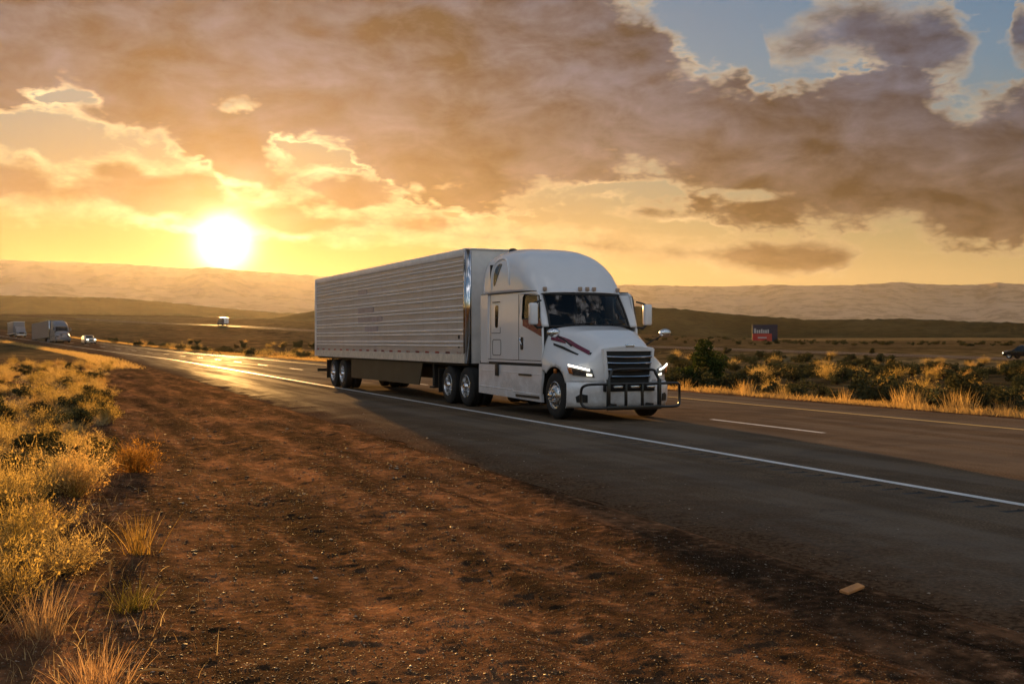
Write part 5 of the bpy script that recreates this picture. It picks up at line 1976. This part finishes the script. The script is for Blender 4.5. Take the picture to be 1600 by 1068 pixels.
verge('verge_grass', -16, 60, 10.35, 12.4, 26000, 0.25, 'strip of golden dry grass along the far edge of the highway', M_GOLD)
verge('verge_grass', 60, 260, 10.4, 14.0, 15000, 0.42, 'golden grass along the highway far left of the trailer', M_GOLD, 0.03, seed=8)
verge('verge_grass', 72, 250, -7.5, -4.4, 15000, 0.34, 'golden grass along the near shoulder in the distance', M_GOLD, 0.025, seed=12)
verge('dry_grass', 3.6, 60, -11.2, -8.4, 15000, 0.16, 'short dry grass and litter between the shrubs on the left', M_STRAW, 0.005, seed=15)
r9 = np.random.RandomState(9)
PLUME = [tuft_mesh('blades', M_GOLD, 400 + k, 90, 0.62, 0.11, 0.28, 0.013, 0.25) for k in range(3)]
for k, (px, py, h) in enumerate(((1070, 603, 0.8), (1163, 612, 1.0), (1172, 613, 0.8), (1222, 617, 0.75), (1318, 628, 0.8), (1408, 634, 1.0), (1420, 636, 1.1), (1432, 637, 0.9), (1488, 641, 1.1), (1500, 643, 1.2), (1514, 644, 1.0), (1570, 648, 0.8))):
    # on the verge line, at the given place along it
    kx = (px - 800) / F
    ll = L_WHITE + 11.3 + 0.5 * r9.rand()
    D = ll / (kx * NN[0] + NN[1])
    plant('tall_grass', PLUME[k % 3], kx * D, D, h, r9.uniform(0, 6), 'tall golden grass plume standing above the verge right of the cab', 'grass', 'tall plumes on the verge')


# ---- loose stones on the apron: too many to count
def stones():
    r = np.random.RandomState(3)
    ico = np.array([(1, 0, 0), (-1, 0, 0), (0, 1, 0), (0, -1, 0), (0, 0, 1), (0, 0, -1)], float)
    tri = np.array([(0, 2, 4), (2, 1, 4), (1, 3, 4), (3, 0, 4), (2, 0, 5), (1, 2, 5), (3, 1, 5), (0, 3, 5)])
    V, Fs, n = [], [], 0
    total = 60000
    D = 4.8 * (34 / 4.8) ** (r.rand(total * 2) ** 1.15)
    kx = r.uniform(-0.62, 0.62, total * 2)
    x = kx * D; y = D
    s, l = to_sl(x, y)
    d = l - LA(s)
    keep = (d < -2.2) & (d > -10.8) & (r.rand(total * 2) < np.clip(0.35 + 1.6 * (fbm(x * .5, y * .5, 4) + 0.15) + 0.25, 0.08, 1)) & ~((d > -4.3) & (r.rand(total * 2) < 0.55 + 0.4 * np.clip(d + 4.0, 0, 1)))
    x, y = x[keep][:total], y[keep][:total]
    m = len(x)
    size = 0.0022 + 0.0060 * r.rand(m) ** 2.5 + 0.014 * (r.rand(m) > 0.982) * r.rand(m)
    size *= np.clip(np.hypot(x, y) / 9.0, 0.8, 1.8)
    z = ground_z(x, y) + size * 0.12
    z = np.where((to_sl(x, y)[1] - LA(to_sl(x, y)[0])) > -3.95, size * 0.2, z)
    dist = np.hypot(x, y)
    M = r.normal(0, 0.22, (m, 6, 3)) + ico[None]
    M *= size[:, None, None] * np.array([1.4, 1.0, 0.36])
    a = r.uniform(0, 6.28, m)
    ca, sa = np.cos(a)[:, None], np.sin(a)[:, None]
    X = M[:, :, 0] * ca - M[:, :, 1] * sa; Y = M[:, :, 0] * sa + M[:, :, 1] * ca
    P = np.stack([X + x[:, None], Y + y[:, None], M[:, :, 2] + z[:, None]], -1).reshape(-1, 3)
    f = (tri[None] + (np.arange(m) * 6)[:, None, None]).reshape(-1, 3)
    mt, N, bs = new_mat('loose_stone')
    geo = N.node('ShaderNodeNewGeometry')
    col = N.ramp(geo.outputs['Random Per Island'], [(0.0, (0.07, 0.042, 0.025)), (0.45, (0.13, 0.085, 0.052)), (0.8, (0.24, 0.165, 0.105)), (0.96, (0.42, 0.32, 0.23)), (1.0, (0.65, 0.55, 0.44))])
    N.put(bs.inputs['Base Color'], col)
    bs.inputs['Roughness'].default_value = 0.7
    bs.inputs['Specular IOR Level'].default_value = 0.2
    link('gravel', mesh_np('gravel', P, f, [mt]), kind='stuff', label='loose gravel stones on the dirt apron', category='gravel')


stones()

# ------------------------------------------------------------------ distant traffic and small things
def road_pose(s, lf, zf, d, back=False):
    """place and heading on a carriageway; back=True drives away from the viewer"""
    l = float(lf(s)) + d
    x, y = to_xy(s, l)
    l2 = float(lf(s + 1.0)) + d
    x2, y2 = to_xy(s + 1.0, l2)
    hd = math.atan2(float(y2 - y), float(x2 - x))
    if not back:
        hd += math.pi
    grade = float(zf(s + 2) - zf(s - 2)) / 4.0
    return Vector((float(x), float(y), float(zf(s)))), hd, (grade if back else -grade)


def find_s(px, lf, d, lo, hi):
    for s in np.linspace(lo, hi, 2000):
        x, y = to_xy(s, float(lf(s)) + d)
        if y > 1 and 800 + F * x / y <= px:
            return float(s)
    return hi


def car(name, label, category, pos, hd, pitch, paint, top, belt, glass, lamps=True, halfw=0.93, wheel_r=0.35, axles=(0.95, 3.75), bottom=0.30):
    """x runs from the nose (0) backwards as negative; top and belt are side outlines [(x, z)]"""
    e = empty(name, pos, hd, label=label, category=category)
    e.rotation_euler = (0, -pitch, hd)
    L = top[-1][0]
    xs = np.unique(np.concatenate([np.linspace(0, L, 34), [p[0] for p in top]]))
    rows = []
    for x in xs:
        zt = float(np.interp(x, [p[0] for p in top], [p[1] for p in top]))
        zb = min(float(np.interp(x, [p[0] for p in belt], [p[1] for p in belt])), zt)
        end = min(1.0, 0.82 + 0.9 * min(x, L - x) / 0.9 * 0.2)
        w = halfw * end
        wt = w * (0.98 if zt - zb < 0.1 else 0.80)
        rows.append([(-x, -w * 0.93, bottom), (-x, -w, 0.62), (-x, -w * 0.985, zb), (-x, -wt, zt - 0.04), (-x, -wt * 0.82, zt), (-x, wt * 0.82, zt), (-x, wt, zt - 0.04), (-x, w * 0.985, zb), (-x, w, 0.62), (-x, w * 0.93, bottom)])
    mb = MB().grid(rows)
    mb.add(rows[0], [tuple(range(10))]); mb.add(rows[-1], [tuple(range(10))])
    mb.obj('body', paint, e, 35)
    for sd in (-1, 1):
        for pane in glass:
            g = MB().slab(pane, [], lambda a, b: Vector((-a, sd * (halfw * 0.985 - (halfw * 0.17) * max(0.0, (b - 0.95) / 0.62) + 0.012), b)), (0, sd, 0), 0.02)
            g.obj('side_window', M_GLASS_DARK, e)
        for ax in axles:
            w = empty('wheel', (-ax, sd * (halfw - 0.12), wheel_r), 0, e)
            MB().lathe([(wheel_r * 0.6, -0.1), (wheel_r * .95, -0.11), (wheel_r, -0.07), (wheel_r, 0.07), (wheel_r * .95, 0.11), (wheel_r * 0.6, 0.1)], (0, 0, 0), 24).obj('tyre', M_RUBBER, w, 40)
            MB().lathe([(wheel_r * 0.62, sd * 0.10), (wheel_r * 0.5, sd * 0.07), (0, sd * 0.09)], (0, 0, 0), 16).obj('rim', M_ALU, w, 40)
        MB().box(-0.10, 0.03, sd * halfw * 0.66 - 0.17, sd * halfw * 0.66 + 0.17, 0.66, 0.80, 0.02).obj('headlight', M_LAMP_FAR if lamps else M_LENS, e, 40)
    MB().box(-0.03, 0.035, -0.42, 0.42, 0.52, 0.74, 0.01).obj('grille', M_GRILLE, e)
    # windscreen lies on the slope between bonnet and roof
    ws = [p for p in top if p[1] > 1.0]
    k = [i for i in range(len(top) - 1) if top[i + 1][1] - top[i][1] > 0.25]
    if k:
        (x0, z0), (x1, z1) = top[k[0]], top[k[0] + 1]
        n = Vector((z1 - z0, 0, x1 - x0)).normalized() * 0.02
        q = [Vector((-x0 - 0.06, -halfw * 0.72, z0 + 0.03)), Vector((-x0 - 0.06, halfw * 0.72, z0 + 0.03)), Vector((-x1 + 0.03, halfw * 0.62, z1 - 0.03)), Vector((-x1 + 0.03, -halfw * 0.62, z1 - 0.03))]
        MB().add([p + n for p in q], [(0, 1, 2, 3)]).obj('windscreen', M_GLASS_DARK, e, thick=0.012)
    return e


def box_truck(name, label, pos, hd, pitch, body_mat, cab_mat, back=False):
    e = empty(name, pos, hd, label=label, category='truck')
    e.rotation_euler = (0, -pitch, hd)
    MB().box(-8.6, -2.3, -1.25, 1.25, 1.05, 3.85, 0.04).obj('cargo_box', body_mat, e, 40)
    for z in (1.05, 3.80):
        MB().box(-8.62, -2.28, -1.265, 1.265, z, z + 0.10).obj('frame_rail', M_RIB, e)
    cb = MB().slab([(0.05, 0.55), (0.0, 1.05), (0.35, 1.45), (0.85, 1.60), (1.25, 2.45), (1.5, 2.65), (2.25, 2.65), (2.25, 0.55)], [], lambda a, b: Vector((-a, -1.08, b)), (0, -1, 0), 2.16)
    cb.obj('cab', cab_mat, e, 30)
    MB().slab([(-0.95, 1.68), (0.95, 1.68), (0.88, 2.40), (-0.88, 2.40)], [], lambda a, b: Vector((-0.87 - (b - 1.62) * 0.47, a, b)), (1, 0, 0.4), 0.03).obj('windscreen', M_GLASS_DARK, e)
    MB().box(-0.05, 0.04, -0.55, 0.55, 0.85, 1.25, 0.02).obj('grille', M_GRILLE, e)
    MB().box(-0.10, 0.08, -1.10, 1.10, 0.42, 0.70, 0.04).obj('bumper', M_CHROME, e, 40)
    MB().box(-8.4, -0.6, -0.5, 0.5, 0.70, 1.05).obj('chassis', M_CHASSIS, e)
    for sd in (-1, 1):
        MB().box(-0.05, 0.06, sd * 0.85 - 0.15, sd * 0.85 + 0.15, 0.85, 1.05, 0.02).obj('headlight', M_LENS, e, 40)
        MB().box(-8.62, -8.58, sd * 0.62 - 0.58, sd * 0.62 + 0.58, 1.15, 3.75, 0.01).obj('rear_door', M_RIB, e)
        for ax in (1.3, 6.9):
            w = empty('wheel', (-ax, sd * 1.0, 0.48), 0, e)
            MB().lathe([(0.28, -0.13), (0.45, -0.14), (0.48, -0.1), (0.48, 0.1), (0.45, 0.14), (0.28, 0.13)], (0, 0, 0), 24).obj('tyre', M_RUBBER, w, 40)
            MB().lathe([(0.29, sd * 0.12), (0.2, sd * 0.06), (0, sd * 0.1)], (0, 0, 0), 16).obj('rim', M_ALU, w, 40)
    return e


M_LORRY_SHADED = truck_paint('lorry_white_shaded', (0.20, 0.20, 0.215), 0.5)  # white paint darkened so the colour carries the shade of backlit sides
# semi truck following far behind on the left
s2 = find_s(100, LA, 1.95, 120, 300)
p, hd, pt = road_pose(s2, LA, ZA, 1.95)
KEEP_T = {'chassis', 'wheel', 'cab_side', 'side_fairing', 'windscreen', 'cab_pillar', 'roof_fairing', 'hood', 'bumper', 'grille', 'grille_frame', 'grille_bar', 'headlight', 'mirror_housing', 'cab_shell', 'door_window', 'sill'}
KEEP_R = {'box_body', 'roof', 'top_rail', 'bottom_rail', 'corner_post', 'wheel', 'front_wall', 'underframe', 'rear_post', 'rear_guard', 'side_skirt'}
fwd = Vector((math.cos(hd), math.sin(hd), 0))
t2 = copy_tree(TRACTOR, None, KEEP_T)
t2.location = p - fwd * 6.2 + Vector((0, 0, 0.006)); t2.rotation_euler = (0, pt, hd)
tag(t2, 'distant pale semi truck on the highway at far left, ahead of its trailer', 'truck')
r2 = copy_tree(TRAILER, None, KEEP_R)
r2.location = t2.location; r2.rotation_euler = t2.rotation_euler
tag(r2, 'pale box trailer behind the distant semi truck at far left', 'trailer')
for ob in (t2, r2):
    for ch in ob.children:
        for sl in ch.material_slots:
            if sl.material in (M_SKIN, M_RIB, M_PAINT, M_RAIL):
                sl.link = 'OBJECT'
                sl.material = M_LORRY_SHADED
# lorry behind it
s4 = find_s(34, LA, 1.95, 180, 400)
p, hd, pt = road_pose(s4, LA, ZA, 1.95)
box_truck('box_truck', 'grey-white box truck farthest left on the highway', p, hd, -pt, M_LORRY_SHADED, M_LORRY_SHADED).scale = (0.85, 0.85, 0.85)
# small car with its lights on
s5 = find_s(143, LA, 5.8, 120, 300)
p, hd, pt = road_pose(s5, LA, ZA, 5.8)
M_CAR = truck_paint('car_silver', (0.55, 0.54, 0.52), 0.25)
car('parked_car' if False else 'car', 'small silver car with lit headlights beside the distant semi truck', 'car', p, hd, -pt, M_CAR,
    [(0, 0.78), (0.15, 0.88), (1.15, 1.02), (1.95, 1.50), (2.4, 1.57), (3.6, 1.56), (4.3, 1.15), (4.5, 0.85)],
    [(0, 0.7), (1.15, 1.0), (2.0, 1.02), (4.2, 1.05), (4.5, 0.85)],
    [[(1.55, 1.05), (2.10, 1.42), (2.75, 1.47), (2.75, 1.05)], [(2.85, 1.05), (2.85, 1.47), (3.5, 1.45), (3.9, 1.08)]])
# truck on the second carriageway, driving away
s3 = find_s(343, LB, 6.0, 150, 700)
p, hd, pt = road_pose(s3, LB, ZB, 6.0, True)
p.z += 0.06
M_LORRY2 = truck_paint('lorry_grey', (0.16, 0.13, 0.13), 0.3)
box_truck('box_truck', 'small mauve-grey box truck on the second road under the sun', p, hd, pt, M_LORRY2, M_LORRY2).scale = (0.74, 0.74, 0.74)
# dark pickup at the right edge
s6 = find_s(1574, LB, 6.0, -140, 300)
p, hd, pt = road_pose(s6, LB, ZB, 6.0, True)
p.z += 0.06
M_DARK = simple_mat('car_black', (0.010, 0.010, 0.011), 0.25, coat=0.5)
car('pickup', 'black pickup with lit headlight on the second road at the right edge', 'pickup', p, hd, pt, M_DARK,
    [(0, 0.85), (0.12, 1.00), (1.45, 1.14), (2.15, 1.72), (2.6, 1.80), (3.75, 1.78), (4.0, 1.20), (5.55, 1.18), (5.65, 0.8)],
    [(0, 0.8), (1.45, 1.12), (3.9, 1.15), (5.65, 0.8)],
    [[(1.75, 1.20), (2.25, 1.62), (2.85, 1.66), (2.85, 1.20)], [(2.95, 1.20), (2.95, 1.66), (3.6, 1.64), (3.75, 1.22)]],
    halfw=0.98, wheel_r=0.40, axles=(1.0, 4.5), bottom=0.38)

# billboard on the plain
def billboard():
    D = 360.0
    x = (1195 - 800) / F * D
    z0 = gz(x, D)
    e = empty('billboard', (x, D, z0), R(-8), label='small red and navy billboard standing on the plain', category='billboard')
    W = 4.0
    zb = CAM_H + (HOR - 533) / F * D - z0
    zt = CAM_H + (HOR - 507) / F * D - z0
    navy = simple_mat('board_navy', (0.020, 0.018, 0.045), 0.6)
    red = simple_mat('board_red', (0.50, 0.030, 0.020), 0.55)
    wht = simple_mat('board_white', (0.55, 0.52, 0.52), 0.6)
    MB().box(-W, W, -0.12, 0.12, zb, zt, 0.02).obj('panel', navy, e)
    MB().box(-W + 0.1, 2.2, -0.16, -0.125, zb + 0.1, zb + 2.45).obj('red_field', red, e)
    wd = [0.62, 0.42, 0.5, 0.46, 0.42, 0.5, 0.42]
    ht = [1.55, 1.05, 1.05, 1.3, 1.05, 1.05, 1.2]
    xx = -3.4
    for w, h in zip(wd, ht):
        MB().box(xx, xx + w, -0.17, -0.13, zb + 2.6, zb + 2.6 + h, 0.05).obj('letter', wht, e)
        xx += w + 0.22
    MB().box(-2.2, 0.6, -0.19, -0.165, zb + 1.0, zb + 1.35).obj('small_print', wht, e)
    for t in (-3.0, 0.0, 3.0):
        MB().box(t - 0.12, t + 0.12, 0.13, 0.37, -0.5, zt - 0.5).obj('post', M_CHASSIS, e)


billboard()

# bits lying about
x, y = at(1332, 927)
e = MB()
bm = bmesh.new(); bmesh.ops.create_cube(bm, size=1.0)
for v in bm.verts:
    v.co = Vector((v.co.x * 0.20 * (1 + 0.06 * v.co.y), v.co.y * 0.065, v.co.z * 0.022))
bmesh.ops.bevel(bm, geom=list(bm.edges), offset=0.004, segments=1, affect='EDGES')
e.add_bm(bm)
wood = simple_mat('orange_wood', (0.55, 0.24, 0.075), 0.7, var=0.25, vscale=20, bump=0.002, bscale=60)
o = e.obj('wood_scrap', wood, None, label='small orange wood scrap lying on the dark gravel at right', category='scrap')
o.location = (x, y, gz(x, y) + 0.02); o.rotation_euler = (R(10), R(-6), R(38))
# shred of tyre on the far shoulder
sT = find_s(338, LA, 9.2, 60, 200)
p, hd, pt = road_pose(sT, LA, ZA, 9.2)
tm = MB()
arc = [(0.55 * math.cos(R(a)), 0.0, 0.40 * math.sin(R(a)) - 0.06) for a in range(10, 171, 16)]
rows = []
for w, lift in ((-0.16, 0.0), (-0.14, 0.03), (0.14, 0.03), (0.17, 0.0)):
    rows.append([(q[0] * (1 + lift), w + 0.05 * math.sin(i * 1.7), q[2] * (1 + lift) + 0.02 * math.sin(i * 2.3)) for i, q in enumerate(arc)])
tm.grid(rows)
o = tm.obj('tyre_scrap', M_RUBBER, None, 50, thick=0.03, label='torn strip of tyre on the far shoulder under the sun', category='scrap')
o.location = p + Vector((0, 0, 0.05)); o.rotation_euler = (0, 0, 0.5)


# driver behind the windscreen
def driver():
    bm = bmesh.new()
    me = bpy.data.meshes.new('person')
    J = {'pel': (3.40, 0.62, 1.86), 'waist': (3.34, 0.62, 2.02), 'chest': (3.32, 0.62, 2.22), 'neck': (3.34, 0.62, 2.38), 'head0': (3.38, 0.62, 2.47), 'head1': (3.40, 0.62, 2.57),
         'sl': (3.33, 0.80, 2.30), 'el': (3.55, 0.86, 2.10), 'hl': (3.86, 0.78, 2.14), 'sr': (3.33, 0.44, 2.30), 'er': (3.55, 0.38, 2.10), 'hr': (3.86, 0.46, 2.14),
         'kl': (3.80, 0.74, 1.86), 'kr': (3.80, 0.50, 1.86), 'fl': (3.95, 0.74, 1.45), 'fr': (3.95, 0.50, 1.45)}
    rad = {'pel': .15, 'waist': .14, 'chest': .155, 'neck': .06, 'head0': .085, 'head1': .095, 'sl': .07, 'el': .05, 'hl': .04, 'sr': .07, 'er': .05, 'hr': .04, 'kl': .075, 'kr': .075, 'fl': .05, 'fr': .05}
    E = [('pel', 'waist'), ('waist', 'chest'), ('chest', 'neck'), ('neck', 'head0'), ('head0', 'head1'), ('chest', 'sl'), ('sl', 'el'), ('el', 'hl'), ('chest', 'sr'), ('sr', 'er'), ('er', 'hr'),
         ('pel', 'kl'), ('kl', 'fl'), ('pel', 'kr'), ('kr', 'fr')]
    names = list(J)
    me.from_pydata([J[k] for k in names], [(names.index(a), names.index(b)) for a, b in E], [])
    o = link('person', me, label='truck driver in a dark shirt behind the wheel', category='person')
    sk = o.modifiers.new('skin', 'SKIN')
    for i, k in enumerate(names):
        me.skin_vertices[0].data[i].radius = (rad[k], rad[k])
    me.skin_vertices[0].data[0].use_root = True
    sb = o.modifiers.new('sub', 'SUBSURF'); sb.levels = 1; sb.render_levels = 2
    m, N, bs = new_mat('driver_cloth_skin')
    tc = N.node('ShaderNodeTexCoord')
    z = N.sep(tc.outputs['Object'])[2]
    x = N.sep(tc.outputs['Object'])[0]
    skin = N.m('MAXIMUM', N.m('GREATER_THAN', z, 2.405), N.m('MULTIPLY', N.m('GREATER_THAN', x, 3.72), N.m('GREATER_THAN', z, 2.0)))
    hair = N.m('MULTIPLY', N.m('GREATER_THAN', z, 2.56), N.m('LESS_THAN', x, 3.47))
    N.put(bs.inputs['Base Color'], N.mix(hair, N.mix(skin, (0.045, 0.045, 0.055), (0.34, 0.19, 0.13)), (0.02, 0.015, 0.012)))
    bs.inputs['Roughness'].default_value = 0.8
    me.materials.append(m)
    o.location = TRUCK_O; o.rotation_euler = (0, 0, TRUCK_RZ)


driver()
